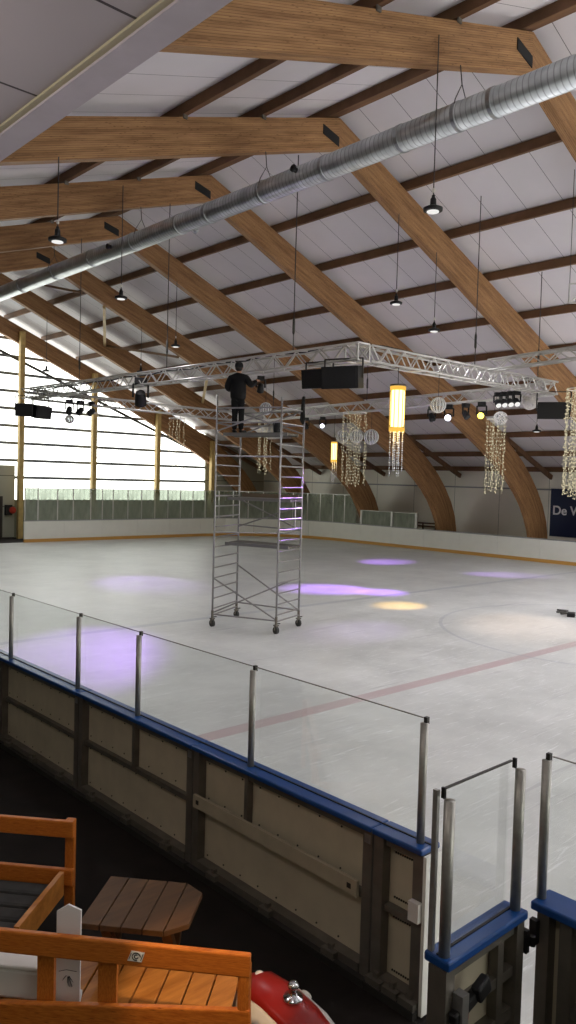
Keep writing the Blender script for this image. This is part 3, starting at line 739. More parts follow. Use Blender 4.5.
# black cable bundles lying on the trusses
for pts, lab in (([(13.75 + .02 * math.sin(k * 1.7), 12.8 + k * .8, 7.08 + .03 * math.sin(k * 2.1)) for k in range(22)], 'black cable lying along the top of the long near truss'),
                 ([(14.2 + k * .6, 12.62 + .03 * math.sin(k * 2.3), 7.1 + .05 * abs(math.sin(k * 1.3))) for k in range(15)], 'black cable looped along the top of the right hand truss')):
    tag(MB().tube(pts, .022, 5).build('cable_run', M['black']), lab, 'cable', 'cables on the trusses')

def aim(Mx, p): return V(p)
def speaker(P, w, h, d, yaw, lab, drop=.25, tilt=.12, grp='black loudspeakers hung on the trusses'):
    t = thing('loudspeaker', lab, 'loudspeaker', P, yaw, grp)
    Mx = Matrix.Rotation(yaw, 3, 'Z') @ Matrix.Rotation(tilt, 3, 'X')
    q = lambda x, y, z: V(P) + Mx @ V((x, y, z))
    MB().add([q(-w / 2, -d / 2, -h / 2), q(w / 2, -d / 2, -h / 2), q(w / 2 * .9, d / 2, -h / 2), q(-w / 2 * .9, d / 2, -h / 2), q(-w / 2, -d / 2, h / 2), q(w / 2, -d / 2, h / 2), q(w / 2 * .9, d / 2, h / 2), q(-w / 2 * .9, d / 2, h / 2)],
             [(0, 1, 2, 3), (4, 5, 6, 7), (0, 1, 5, 4), (1, 2, 6, 5), (2, 3, 7, 6), (3, 0, 4, 7)]).build('cabinet', M['black'], t, bevel=.015)
    MB().box(q(0, -d / 2 - .012, 0), (w * .9, .02, h * .84), 0, Mx).build('grille', M['grille'], t)
    for s in (-1, 1):
        MB().bar(q(s * (w / 2 + .015), 0, -.02), V(P) + Matrix.Rotation(yaw, 3, 'Z') @ V((s * (w / 2 + .015), 0, h / 2 + drop)), .03, .03).build('bracket', M['darksteel'], t)
    MB().bar(V(P) + Matrix.Rotation(yaw, 3, 'Z') @ V((-w / 2 - .02, 0, h / 2 + drop)), V(P) + Matrix.Rotation(yaw, 3, 'Z') @ V((w / 2 + .02, 0, h / 2 + drop)), .04, .03).build('cross_bar', M['darksteel'], t)
speaker((13.55, 13.66, 6.30), .76, .46, .45, -1.35, 'left one of the two black loudspeakers under the truss corner', .18)
speaker((13.5, 12.80, 6.26), .94, .52, .5, -1.2, 'right one of the two black loudspeakers under the truss corner', .18)
speaker((13.35, 30.1, 6.30), .68, .5, .5, -.5, 'left one of the two black loudspeakers at the far left truss end', .30)
speaker((13.98, 30.0, 6.26), .72, .5, .5, .15, 'right one of the two black loudspeakers at the far left truss end', .32, .2)
speaker((22.5, 12.3, 6.18), .98, .52, .4, -1.0, 'single black loudspeaker hung at the right end of the right truss', .32)
def moving_head(P, yaw, tilt, lab, lens, top, s=1.0, beam=None):
    """spot on a yoke, hanging under a truss"""
    P = V(P); t = thing('stage_light', lab, 'stage light', P, yaw, 'black stage lights on the trusses')
    Mz = Matrix.Rotation(yaw, 3, 'Z'); d = Mz @ V((0, math.cos(tilt), -math.sin(tilt)))
    MB().lathe(P - d * .17 * s, d, [(.05 * s, 0), (.10 * s, .04 * s), (.12 * s, .16 * s), (.13 * s, .34 * s), (.11 * s, .34 * s)], 14).build('lamp_head', M['black'], t)
    MB().cyl(P + d * .165 * s, P + d * .178 * s, .11 * s, 14).build('lens', lens, t)
    u = Mz @ V((1, 0, 0))
    MB().bar(P + u * .16 * s, P + u * .16 * s + V((0, 0, .28 * s)), .05 * s, .03).bar(P - u * .16 * s, P - u * .16 * s + V((0, 0, .28 * s)), .05 * s, .03).bar(P - u * .17 * s + V((0, 0, .28 * s)), P + u * .17 * s + V((0, 0, .28 * s)), .08 * s, .04).build('yoke', M['black'], t)
    MB().box(P + V((0, 0, .36 * s)), (.26 * s, .2 * s, .12 * s), yaw).build('base_box', M['black'], t)
    if top > P.z + .4 * s: MB().cyl(P + V((0, 0, .40 * s)), (P.x, P.y, top), .02, 6).build('clamp', M['darksteel'], t)
    if beam:
        col, en, size, tgt = beam
        l = bpy.data.lights.new('spot_beam', 'SPOT'); l.energy = en; l.color = col; l.spot_size = size; l.spot_blend = .9; l.shadow_soft_size = .05
        lo = bpy.data.objects.new('spot_beam', l); COL.objects.link(lo)
        src = P + (V(tgt) - P).normalized() * .32 * s; lo.location = src
        lo.rotation_euler = (V(tgt) - src).to_track_quat('-Z', 'Y').to_euler()
    return t
VIO = (.46, .20, 1.0)
moving_head((13.6, 21.9, 6.33), -.6, .9, 'boxy black stage light hung under the long truss at left', M['blackgloss'], 6.8, 1.5, (VIO, 3600, .42, (8.3, 15.4, 0)))
for k, (x, lab) in enumerate(((15.1, 'left of three black stage lights on the far left truss'), (15.6, 'middle of three black stage lights on the far left truss'), (16.1, 'right of three black stage lights on the far left truss'))):
    moving_head((x, 29.75, 6.42), -.3 + .5 * k, .7, lab, M['blackgloss'], 6.75, 1.0, (VIO, 1600, .5, (15.0, 23.6, 0)) if k == 2 else None)
moving_head((22.95, 16.55, 6.2), 2.0, .35, 'stage light with a white glowing lens under the far truss', M['spotwhite'], 6.6, 1.0, (VIO, 5200, .46, (19.6, 18.9, 0)))
moving_head((22.95, 15.2, 6.22), 2.0, .35, 'stage light with a yellow glowing lens under the far truss', M['spotyel'], 6.6, 1.0, ((1, .58, .10), 3200, .26, (18.9, 15.2, 0)))
moving_head((22.95, 17.3, 6.22), 2.6, .9, 'unlit stage light left of the white glowing one', M['blackgloss'], 6.6, .9, (VIO, 3600, .34, (20.6, 17.4, 0)))
moving_head((22.95, 15.85, 6.25), 3.0, .9, 'unlit stage light between the white and yellow glowing ones', M['blackgloss'], 6.6, .9)
moving_head((23.0, 22.9, 6.12), 2.2, .4, 'stage light with white lens seen right of the scaffold top', M['spotwhite'], 6.45, .8, (VIO, 4200, .36, (28.6, 24.0, 0)))
moving_head((23.0, 23.9, 6.12), 2.6, .8, 'unlit stage light right of the scaffold top under the far truss', M['blackgloss'], 6.45, .8, (VIO, 3800, .26, (29.2, 18.0, 0)))
pb = []
for k in range(4):
    moving_head((22.35 - .02 * k, 14.2 - .24 * k, 6.50), 2.45, .75, '%s lamp of the row of four black stage lights right of the yellow one' % ['leftmost', 'second', 'third', 'rightmost'][k], M['lens'], 6.85, .82,
                ((1, .70, .50), 900, .6, (19.2, 10.9, 0)) if k == 1 else (VIO, 2600, .2, (13.6, 14.4, 3.2)) if k == 3 else (VIO, 900, .3, (14.7, 13.2, 0)) if k == 0 else None)

# ------------------------------------------------------------------ hanging decorations
def string_lamp(P, w, h, sl, n, lab, top, big):
    P = V(P); t = thing('hanging_lamp', lab, 'hanging lamp', P, 0, 'amber hanging lamps with crystal strings')
    MB().lathe(P + V((0, 0, -h)), (0, 0, 1), [(w * .40, h * .10), (w * .43, h * .14), (w * .43, h * .86), (w * .40, h * .90)], 16).build('bulb_column', M['lampglow'], t, smooth=True)
    k = 11
    for i in range(k):
        a = 2 * PI * i / k; c = P + V((math.cos(a), math.sin(a), 0)) * (w * .47)
        z_a, z_b = -.02 - .05 * (i % 3), -h - .06 * (i % 2)
        MB().bar(c + V((0, 0, z_a)), c + V((0, 0, z_b)), .018, .012, up=(math.cos(a), math.sin(a), 0)).build('shade_strip', M['amber'], t)
        MB().box(c + V((0, 0, -h * .05)), (.012, w * .27, h * .07), a).box(c + V((0, 0, -h * .97)), (.012, w * .27, h * .08), a).build('shade_end', M['amber'], t)
    MB().cyl(P, P + V((0, 0, .03)), w * .5, 16).build('top_plate', M['darksteel'], t)
    for i in range(n):
        a = 2 * PI * i / n + .3; c = P + V((math.cos(a), math.sin(a), 0)) * (w * (.42 if i % 2 else .2)); mb = MB()
        m = int(sl / .062); L = sl * (1 - .12 * (i % 3))
        for q in range(m):
            mb.ico(c + V((0, 0, -h - .03 - L * q / m)), .017 if q % 4 else .026, 1)
        mb.cyl(c + V((0, 0, -h)), c + V((0, 0, -h - L)), .003, 4, cap=False)
        mb.build('crystal_string', M['crystal'], t)
    MB().cyl(P + V((0, 0, .03)), (P.x, P.y, top), .01, 5).build('cable', M['wire'], t)
    l = bpy.data.lights.new('lamp_light', 'POINT'); l.energy = 18 if big else 9; l.color = (1, .62, .2); l.shadow_soft_size = w * .6
    lo = bpy.data.objects.new('lamp_light', l); COL.objects.link(lo); lo.location = P + V((0, 0, -h - .1))
string_lamp((15.17, 12.5, 6.21), .40, 1.12, 1.15, 8, 'large glowing amber hanging lamp with crystal strings, right of centre', 6.7, True)
string_lamp((23.1, 22.3, 5.42), .26, .82, .85, 6, 'small glowing amber hanging lamp under the far truss', 6.5, False)
def curtain(P, w, z1, n, seed, lab, top, ring=True):
    rnd = random.Random(seed); P = V(P); t = thing('light_curtain', lab, 'light curtain', P, 0, 'curtains of warm fairy light strings')
    for i in range(n):
        a = 2 * PI * i / n + rnd.uniform(-.15, .15); rr = w / 2 * (1 if i % 3 else .5)
        c = P + V((math.cos(a) * rr, math.sin(a) * rr, 0)); mb = MB(); zb = z1 + rnd.uniform(0, .25)
        m = int((P.z - zb) / .12)
        pts = []
        for q in range(m):
            p = c + V((rnd.uniform(-.03, .03), rnd.uniform(-.03, .03), -(P.z - zb) * q / m)); pts.append(p)
            mb.ico(p + V((rnd.uniform(-.03, .03), rnd.uniform(-.03, .03), 0)), rnd.choice((.014, .018, .024)), 1)
        mb.tube(pts, .003, 3)
        mb.build('light_string', M['beads'], t)
    if ring: 
        K = 18; MB().tube([P + V((math.cos(2 * PI * k / K) * w / 2, math.sin(2 * PI * k / K) * w / 2, 0)) for k in range(K + 1)], .014, 5).build('hoop', M['ballwhite'], t)
    for s in (-1, 1):
        MB().cyl(P + V((s * w * .35, 0, 0)), (P.x + s * w * .1, P.y, top), .008, 4).build('cable', M['wire'], t)
curtain((22.8, 14.5, 6.02), .62, 3.4, 14, 1, 'curtain of warm light strings left of the navy sign, right of centre', 6.75)
curtain((22.05, 11.12, 6.72), .92, 3.35, 40, 2, 'dense curtain of warm light strings at the right edge of the photo', 6.9)
curtain((23.1, 21.2, 6.55), .95, 3.45, 13, 3, 'curtain of warm light strings left of the large amber lamp', 6.9)
curtain((23.0, 26.6, 6.4), .62, 3.9, 8, 4, 'thin curtain of light strings seen through the scaffold', 6.6)
curtain((16.6, 29.9, 6.4), .7, 4.2, 5, 5, 'sparse curtain of light strings before the second window', 6.7)
curtain((19.9, 29.0, 6.4), .7, 4.0, 6, 6, 'sparse curtain of light strings before the third window', 6.7)
def ball(P, r, lab, mat, top, wick):
    P = V(P); t = thing('hanging_ball', lab, 'hanging ball', P, 0, 'decorative balls hung from the trusses')
    if wick:
        mb = MB(); rnd = random.Random(3)
        for k in range(16):
            ax = V((rnd.uniform(-1, 1), rnd.uniform(-1, 1), rnd.uniform(-1, 1))).normalized(); u = ax.orthogonal().normalized(); v = ax.cross(u); off = rnd.uniform(-.5, .5) * r; rr = math.sqrt(r * r - off * off)
            mb.tube([P + ax * off + u * (rr * math.cos(2 * PI * i / 20)) + v * (rr * math.sin(2 * PI * i / 20)) for i in range(21)], r * .06, 5)
        mb.build('wicker_shell', mat, t)
        MB().ico(P, r * .8, 2).build('inner_globe', M['ballwhite'] if wick == 2 else M['ballglass'], t, smooth=True)
    else:
        MB().ico(P, r, 3).build('globe', mat, t, smooth=True)
        mb = MB(); 
        for k in range(7):
            a = PI * k / 7
            mb.tube([P + V((math.cos(a) * math.cos(b), math.sin(a) * math.cos(b), math.sin(b))) * (r * 1.01) for b in [2 * PI * i / 22 for i in range(23)]], r * .035, 4)
        mb.build('wire_ribs', M['ballwhite'], t)
    MB().cyl(P + V((0, 0, r)), (P.x, P.y, top), .008, 4).build('cable', M['wire'], t)
ball((16.71, 12.4, 5.86), .20, 'clear ribbed ball hanging right of the large amber lamp', M['ballglass'], 6.7, 0)
ball((22.8, 13.3, 6.52), .24, 'white pierced ball hanging left of the right loudspeaker', M['ballwhite'], 6.8, 2)
ball((22.55, 14.2, 6.02), .22, 'white wire ball on top of the light curtain left of the sign', M['ballwhite'], 6.8, 1)
ball((23.1, 20.3, 5.57), .29, 'clear ribbed ball hanging beside the light strings, right one of the row', M['ballglass'], 6.5, 0)
ball((23.1, 21.1, 5.60), .27, 'clear ribbed ball hanging amid the light strings, middle of the row', M['ballglass'], 6.5, 0)
ball((23.1, 21.85, 5.62), .27, 'clear ribbed ball above the small amber lamp, left of the row', M['ballglass'], 6.5, 0)
ball((15.4, 30.3, 6.08), .18, 'ring-like wire ball hanging before the windows at far left', M['ballwhite'], 6.8, 1)
ball((18.2, 21.0, 6.3), .22, 'violet-lit ribbed ball behind the scaffold guard rail', M['ballglass'], 7.2, 0)
# white tubular frame hung at the right edge
hf = thing('tubular_bracket', 'white tubular frame hung near the roof at the right edge', 'hanging frame', (20, 10.2, 9))
for a, b in (((19.6, 10.4, 8.72), (20.4, 9.4, 8.72)), ((19.6, 10.4, 9.22), (20.4, 9.4, 9.22)), ((19.6, 10.4, 8.72), (19.6, 10.4, 9.22)), ((20.4, 9.4, 8.72), (20.4, 9.4, 9.22)), ((19.6, 10.4, 8.72), (20.0, 9.9, 9.22))):
    MB().cyl(a, b, .025, 8).build('tube', M['truss'], hf)
for p in ((19.6, 10.4, 9.22), (20.4, 9.4, 9.22)): MB().cyl(p, (p[0], p[1], zf(p[0]) - .02), .01, 5).build('cable', M['wire'], hf)

# ------------------------------------------------------------------ mobile scaffold
FL, FR, BR, BL = V((12.02, 15.74, 0)), V((12.74, 14.10, 0)), V((13.88, 14.50, 0)), V((13.36, 16.42, 0))
S = thing('mobile_scaffold', 'tall grey mobile scaffold tower standing on the ice', 'scaffold', (13.05, 15.15, 0))
Z0 = .20
up = lambda p, z: V((p.x, p.y, z))
tops = {0: 5.92, 1: 5.80, 2: 5.72, 3: 5.93}
for k, p in enumerate((FL, FR, BR, BL)):
    MB().cyl(up(p, Z0), up(p, tops[k]), .026, 10).build('standard', M['alu'], S, smooth=True)
    c = MB().cyl(up(p, .09) + V((-.03, 0, 0)), up(p, .09) + V((.03, 0, 0)), .09, 16).build('castor_wheel', M['tyre'], S)
    d, = [V((0, .0, 0))]
    MB().bar(up(p, .09) + V((.045, 0, 0)), up(p, .2) + V((.03, 0, 0)), .02, .05).bar(up(p, .09) + V((-.045, 0, 0)), up(p, .2) + V((-.03, 0, 0)), .02, .05).box(up(p, .21), (.1, .1, .03)).build('castor_fork', M['greysteel'], c)
    MB().box(up(p, .24) + V((.08, .03, 0)), (.14, .04, .02)).build('brake_lever', M['red'] if False else M['darksteel'], c)
    MB().cyl(up(p, .22), up(p, .42), .034, 10).build('collar', M['greysteel'], S)
for a, b in ((FL, BL), (FR, BR)):
    for k in range(17):
        z = .46 + .262 * k
        MB().cyl(up(a, z), up(b, z), .018, 7).build('rung', M['alu'], S)
    for z in (5.18, 5.56): MB().cyl(up(a, z), up(b, z), .018, 7).build('rung', M['alu'], S)
    MB().cyl(up(a, .30), up(b, .30), .02, 7).build('base_tube', M['alu'], S)
def brace(a, za, b, zb): MB().cyl(up(a, za), up(b, zb), .02, 7).build('brace', M['alu'], S)
off = lambda p, q, k: p + (q - p) * k
brace(FL, .32, FR, .32); brace(BL, .42, BR, .42)
brace(FL, 1.25, FR, .34); brace(BL, 1.45, BR, .42); brace(FL, .36, off(FR, BR, .6), 1.25)
brace(BL, 2.55, BR, 2.50); brace(BL, 3.25, BR, 2.50); brace(BL, 2.50, BR, 3.15); brace(FL, 2.42, BR, 2.42)
brace(FL, 4.36, FR, 4.36); brace(BL, 4.40, BR, 4.40)
for z in (5.20, 5.56): brace(FL, z, FR, z); brace(BL, z, BR, z)
brace(FL, 4.98, FR, 5.56); brace(BL, 5.56, BR, 4.98); brace(BL, 4.98, BR, 5.60)
def deck(z, w0, w1, lab):
    a, b, c, d = [off(FL, BL, w0), off(FR, BR, w0), off(FR, BR, w1), off(FL, BL, w1)]
    MB().poly([up(a, z - .05), up(b, z - .05), up(c, z - .05), up(d, z - .05)], (0, 0, .05)).build(lab, M['deck'], S)
    for p, q in ((a, b), (d, c)): MB().bar(up(p, z - .03), up(q, z - .03), .04, .08).build('deck_beam', M['alu'], S)
deck(4.96, .28, .74, 'platform'); deck(3.30, .50, .96, 'platform'); deck(2.12, .45, .98, 'platform')
MB().bar(up(off(BL, BR, .05), 3.36), up(off(BL, BR, .95), 3.36), .02, .10).build('toe_board', M['toe'], S)
MB().bar(up(off(BR, FR, .3), 2.55), up(off(BR, FR, .3), 3.3), .03, .03).build('stub_post', M['alu'], S)
# bucket and jacket on the platform
bp = off(off(FL, FR, .78), off(BL, BR, .78), .48); bk = thing('bucket', 'black bucket standing on the top scaffold platform', 'bucket', up(bp, 4.96))
MB().lathe(up(bp, 4.961), (0, 0, 1), [(.11, 0), (.135, .27), (.145, .27), (.145, .29), (.125, .29), (.105, .02)], 16).build('pail', M['black'], bk, smooth=False)
MB().tube([up(bp, 5.23) + V((.14 * math.cos(a), 0, -.10 * math.sin(a))) for a in [PI * k / 8 for k in range(9)]], .006, 5).build('handle', M['steel'], bk)
jk = thing('tool_pouch', 'dark pointed pouch hooked on the right scaffold post top', 'pouch', up(BR, 5.4))
MB().add([up(BR, 5.95) + V((-.03, -.05, 0)), up(BR, 5.95) + V((.03, .05, 0)), up(BR, 5.35) + V((-.05, -.10, 0)), up(BR, 5.35) + V((.04, .09, 0)), up(BR, 5.22) + V((-.02, -.03, 0)),
          up(BR, 5.95) + V((-.09, -.02, 0)), up(BR, 5.93) + V((-.03, .08, 0)), up(BR, 5.35) + V((-.13, -.06, 0)), up(BR, 5.35) + V((-.04, .13, 0)), up(BR, 5.22) + V((-.08, .0, 0))],
         [(0, 1, 3, 4, 2), (5, 7, 9, 8, 6), (0, 2, 7, 5), (1, 6, 8, 3), (2, 4, 9, 7), (4, 3, 8, 9), (0, 5, 6, 1)]).build('bag', M['cloth'], jk, bevel=.02)
MB().tube([up(BR, 5.93) + V((-.05, .02, 0)), up(BR, 6.0) + V((-.02, 0, 0)), up(BR, 5.9) + V((.035, 0, 0))], .008, 5).build('hook', M['steel'], jk)

# ------------------------------------------------------------------ worker
def skin(name, nodes, edges, mat, parent, sub=2, root=0):
    """nodes: {key: (pos(person space), radius or (rx, ry))}; one continuous skinned surface"""
    keys = list(nodes); idx = {k: i for i, k in enumerate(keys)}
    me = bpy.data.meshes.new(name); me.from_pydata([V(nodes[k][0]) for k in keys], [(idx[a], idx[b]) for a, b in edges], [])
    o = bpy.data.objects.new(name, me); COL.objects.link(o); o.parent = parent
    m = o.modifiers.new('skin', 'SKIN'); m.use_smooth_shade = True; m.branch_smoothing = .6
    for k in keys:
        r = nodes[k][1]; sv = me.skin_vertices[0].data[idx[k]]
        sv.radius = (r, r) if not isinstance(r, tuple) else r
        sv.use_root = (idx[k] == root)
    s = o.modifiers.new('sub', 'SUBSURF'); s.levels = sub; s.render_levels = sub
    me.materials.append(mat); WM[o.name] = wm(parent)
    return o
def limb(pts): return pts
pp = off(off(FL, FR, .13), off(BL, BR, .13), .50)
yaw = -math.radians(52)
W = thing('person', 'person in black clothes and cap on the scaffold, back turned, handling a stage light', 'person', up(pp, 4.965), yaw)
# person space: +Y forward, +X right, origin between the feet
J = dict(
    pelvis=((0, 0, .98), .135), waist=((0, .02, 1.14), .13), chest=((0, .02, 1.34), .15), uchest=((0, .02, 1.46), .125), neck=((0, .03, 1.555), .06), hd0=((0, .05, 1.64), .07), hd1=((0, .055, 1.70), .092), hd2=((0, .05, 1.765), .085),
    lsh=((-.19, .0, 1.46), .075), lel=((-.29, -.02, 1.20), .055), lwr=((-.22, .21, 1.13), .036), lpa=((-.19, .29, 1.13), .034),
    rsh=((.19, .0, 1.46), .075), rel=((.34, .05, 1.24), .055), rwr=((.44, .26, 1.41), .036), rpa=((.455, .34, 1.43), .034),
    lhp=((-.09, 0, .92), .105), lkn=((-.085, .03, .52), .068), lan=((-.075, -.01, .11), .046), lto=((-.085, .15, .055), .042),
    rhp=((.09, 0, .92), .105), rkn=((.095, .03, .52), .068), ran=((.10, -.01, .11), .046), rto=((.16, .14, .055), .042))
Ed = [('pelvis', 'waist'), ('waist', 'chest'), ('chest', 'uchest'), ('uchest', 'neck'), ('neck', 'hd0'), ('hd0', 'hd1'), ('hd1', 'hd2'), ('uchest', 'lsh'), ('lsh', 'lel'), ('lel', 'lwr'), ('lwr', 'lpa'), ('uchest', 'rsh'), ('rsh', 'rel'), ('rel', 'rwr'), ('rwr', 'rpa'),
      ('pelvis', 'lhp'), ('lhp', 'lkn'), ('lkn', 'lan'), ('lan', 'lto'), ('pelvis', 'rhp'), ('rhp', 'rkn'), ('rkn', 'ran'), ('ran', 'rto')]
# fingers grow out of the palms of the same body
for sd, sx in (('l', -1), ('r', 1)):
    pw = V(J[sd + 'wr'][0]); pa = V(J[sd + 'pa'][0]); d = (pa - pw).normalized(); side = d.cross(V((0, 0, 1))).normalized()
    for i, (o_, ln) in enumerate(((-.027, .062), (-.009, .072), (.009, .068), (.027, .054))):
        b0 = pa + side * o_ + d * .012; k1 = b0 + d * ln * .5 + V((0, 0, -.006)); k2 = k1 + d * ln * .3 + V((0, 0, -.028)); k3 = k2 + d * (-.004) + V((0, 0, -.02))
        J['%sf%da' % (sd, i)] = (tuple(b0), .011); J['%sf%db' % (sd, i)] = (tuple(k1), .0095); J['%sf%dc' % (sd, i)] = (tuple(k2), .009); J['%sf%dd' % (sd, i)] = (tuple(k3), .008)
        Ed += [(sd + 'pa', '%sf%da' % (sd, i)), ('%sf%da' % (sd, i), '%sf%db' % (sd, i)), ('%sf%db' % (sd, i), '%sf%dc' % (sd, i)), ('%sf%dc' % (sd, i), '%sf%dd' % (sd, i))]
    th = pa - d * .035 - side * (sx * .03); t1 = th - side * (sx * .025) + d * .03 + V((0, 0, -.012)); t2 = t1 + d * .03 + V((0, 0, -.018))
    for nme, p_, r_ in (('ta', th, .013), ('tb', t1, .011), ('tc', t2, .009)): J[sd + nme] = (tuple(p_), r_)
    Ed += [(sd + 'pa', sd + 'ta'), (sd + 'ta', sd + 'tb'), (sd + 'tb', sd + 'tc')]
body = skin('body', J, Ed, M['skin'], W)
def local(mb, name, mat, smooth=True, parent=W):
    Mw = wm(W); mb.v = [Mw @ p for p in mb.v]; return mb.build(name, mat, parent, smooth)
local(MB().ico((0, .148, 1.685), .016, 1, (.8, 1.1, 1.5)), 'nose', M['skin'])
local(MB().ico((-.034, .132, 1.712), .011, 1).ico((.034, .132, 1.712), .011, 1), 'eyes', M['white'])
local(MB().ico((0, .135, 1.645), .022, 1, (1, .4, .3)), 'mouth', simple('lips', rgb(150, 84, 76), .5))
local(MB().ico((-.094, .05, 1.69), .03, 1, (.4, .7, 1.1)).ico((.094, .05, 1.69), .03, 1, (.4, .7, 1.1)), 'ears', M['skin'])
local(MB().ico((0, .022, 1.70), .098, 2, (.98, .92, 1.0)), 'hair', M['hair'])
local(MB().lathe((0, .045, 1.715), (0, -.06, 1), [(.108, 0), (.111, .05), (.100, .10), (.066, .135), (.02, .15)], 18), 'cap', M['cloth'])
local(MB().poly([(-.085, .10, 1.735), (-.06, .20, 1.725), (0, .235, 1.72), (.06, .20, 1.725), (.085, .10, 1.735)], (0, 0, .012)), 'cap_peak', M['cloth'], False)
g = lambda k, e=.02: (J[k][0], J[k][1] + e)
jac = dict(a=((0, 0, .84), (.215, .18)), b=((0, .01, .98), (.225, .19)), c=((0, .02, 1.14), (.235, .2)), d=((0, .02, 1.34), (.26, .2)), e=((0, .02, 1.46), (.19, .15)), f=((0, .03, 1.585), .088),
           ls=((-.20, 0, 1.45), .115), le=((-.29, -.02, 1.18), .095), lw=((-.235, .17, 1.14), .06), rs=((.20, 0, 1.45), .115), re=((.34, .05, 1.24), .092), rw=((.435, .23, 1.40), .062))
skin('jacket', jac, [('a', 'b'), ('b', 'c'), ('c', 'd'), ('d', 'e'), ('e', 'f'), ('e', 'ls'), ('ls', 'le'), ('le', 'lw'), ('e', 'rs'), ('rs', 're'), ('re', 'rw')], M['cloth'], W)
tro = dict(p=((0, 0, .98), .12), lh=((-.085, 0, .84), .112), lk=((-.08, .03, .52), .086), la=((-.072, -.015, .08), .07), rh=((.085, 0, .84), .112), rk=((.092, .03, .52), .086), ra=((.10, -.015, .08), .07))
skin('trousers', tro, [('p', 'lh'), ('lh', 'lk'), ('lk', 'la'), ('p', 'rh'), ('rh', 'rk'), ('rk', 'ra')], M['clothdark'], W)
for s, a, tx in ((-1, (-.075, -.03, .10), (-.09, .2, .05)), (1, (.10, -.03, .10), (.19, .19, .05))):
    skin('boot', dict(h=(a, .056), m=((a[0], a[1] - .02, .055), .056), t=(tx, .05)), [('h', 'm'), ('m', 't')], M['black'], W)
# the stage light in the worker's right hand
Mw = wm(W); hp = Mw @ V((.50, .46, 1.45))
moving_head(hp + V((.0, .0, -.20)), -.6, .9, 'black stage light held in the right hand of the person on the scaffold', M['blackgloss'], 0, .72)

# ------------------------------------------------------------------ benches, table and things in front
un = V((.648, -.762, 0)); nn = V((.762, .648, 0))
pt = lambda u, n, z: un * u + nn * n + V((0, 0, z))
def pbox(mb, u0, u1, n0, n1, z0, z1):
    return mb.poly([pt(u0, n0, z0), pt(u1, n0, z0), pt(u1, n1, z0), pt(u0, n1, z0)], (0, 0, z1 - z0))
A = thing('wooden_bench', 'orange wooden bench with slatted back in the foreground, nearest the viewer', 'bench', pt(-1.7, 4.8, -.02))
mb = MB(); mb.bar(pt(-3.2, 4.555, .845), pt(-.70, 4.555, .845), .045, .145); mb.build('top_rail', M['bench'], A, bevel=.012)
mb = MB(); mb.bar(pt(-3.2, 4.555, .30), pt(-.69, 4.555, .50), .045, .15); mb.build('lower_rail', M['bench'], A, bevel=.01)
for u0, u1 in ((-2.07, -1.96), (-1.67, -1.55)):
    pbox(MB(), u0, u1, 4.58, 4.615, -.02, .86).build('back_slat', M['bench'], A)
mb = MB(); pbox(mb, -.78, -.70, 4.535, 4.62, -.02, .86); mb.build('end_post', M['bench'], A, bevel=.025)
pbox(MB(), -3.2, -3.1, 4.535, 4.62, -.02, .86).build('end_post', M['bench'], A)
for k in range(14):
    u1 = -.86 - .165 * k
    mb = MB(); pbox(mb, u1 - .155, u1, 4.62, 5.22, .37, .40); mb.build('seat_plank', M['plank'], A, bevel=.006)
for u in (-.9, -2.9): pbox(MB(), u - .07, u, 5.02, 5.09, -.02, .37).build('leg', M['bench'], A)
pbox(MB(), -3.1, -.86, 5.095, 5.13, .29, .37).build('apron', M['bench'], A)
st = thing('sticker', 'x', 'x')
bpy.data.objects.remove(st)
stk = MB(); c = pt(-1.41, 4.527, .845)
q = lambda a, b, e=0: c + un * a + V((0, 0, b)) - nn * e
stk.add([q(-.055, -.03), q(.035, -.032), q(.055, .03), q(-.03, .034), q(-.055, -.03, .003), q(.035, -.032, .003), q(.055, .03, .003), q(-.03, .034, .003)], [(0, 1, 2, 3), (7, 6, 5, 4), (0, 4, 5, 1), (1, 5, 6, 2), (2, 6, 7, 3), (3, 7, 4, 0)])
s_ = stk.build('sticker', M['paper'], A)
mb = MB(); mb.tube([q(.026 * math.cos(t) + .002, .024 * math.sin(t), .004) for t in [PI * 2 * k / 14 for k in range(12)]], .0035, 4)
mb.tube([q(.012 * math.cos(t) + .002, .012 * math.sin(t), .004) for t in [PI * 2 * k / 10 + 1 for k in range(9)]], .0035, 4)
mb.tube([q(-.045, -.02, .004), q(-.03, .02, .004)], .003, 4); mb.tube([q(.03, -.02, .004), q(.045, .02, .004)], .003, 4)
mb.build('sticker_mark', M['black'], s_)

B = thing('wooden_bench', 'orange wooden bench with charcoal cushions at the left edge, in shadow', 'bench', pt(-3.2, 5.9, -.02))
mb = MB(); mb.bar(pt(-4.4, 6.14, .825), pt(-2.47, 6.14, .825), .05, .14); mb.build('top_rail', M['bench'], B, bevel=.01)
mb = MB(); mb.bar(pt(-4.4, 6.14, .415), pt(-2.47, 6.14, .415), .05, .14); mb.build('middle_rail', M['bench'], B, bevel=.01)
for u in (-2.52, -4.3): pbox(MB(), u - .04, u + .04, 6.166, 6.22, -.02, .89).build('back_post', M['bench'], B, bevel=.008)
mb = MB(); mb.bar(pt(-2.56, 6.12, .37), pt(-2.56, 5.3, .37), .04, .2); mb.build('end_board', M['plank'], B)
for u in (-2.56, -4.3): pbox(MB(), u - .035, u + .035, 5.3, 5.37, -.02, .28).build('leg', M['bench'], B)
pbox(MB(), -4.4, -2.6, 5.32, 6.1, .22, .27).build('seat', M['plank'], B)
for k in range(4):
    n0 = 5.34 + .19 * k
    mb = MB(); pbox(mb, -3.25, -2.64, n0, n0 + .17, .275, .38); o = mb.build('seat_cushion', M['cushion'], B, bevel=.03)
    mb = MB(); pbox(mb, -3.98, -3.3, n0, n0 + .17, .275, .38); o = mb.build('seat_cushion', M['cushion'], B, bevel=.03)

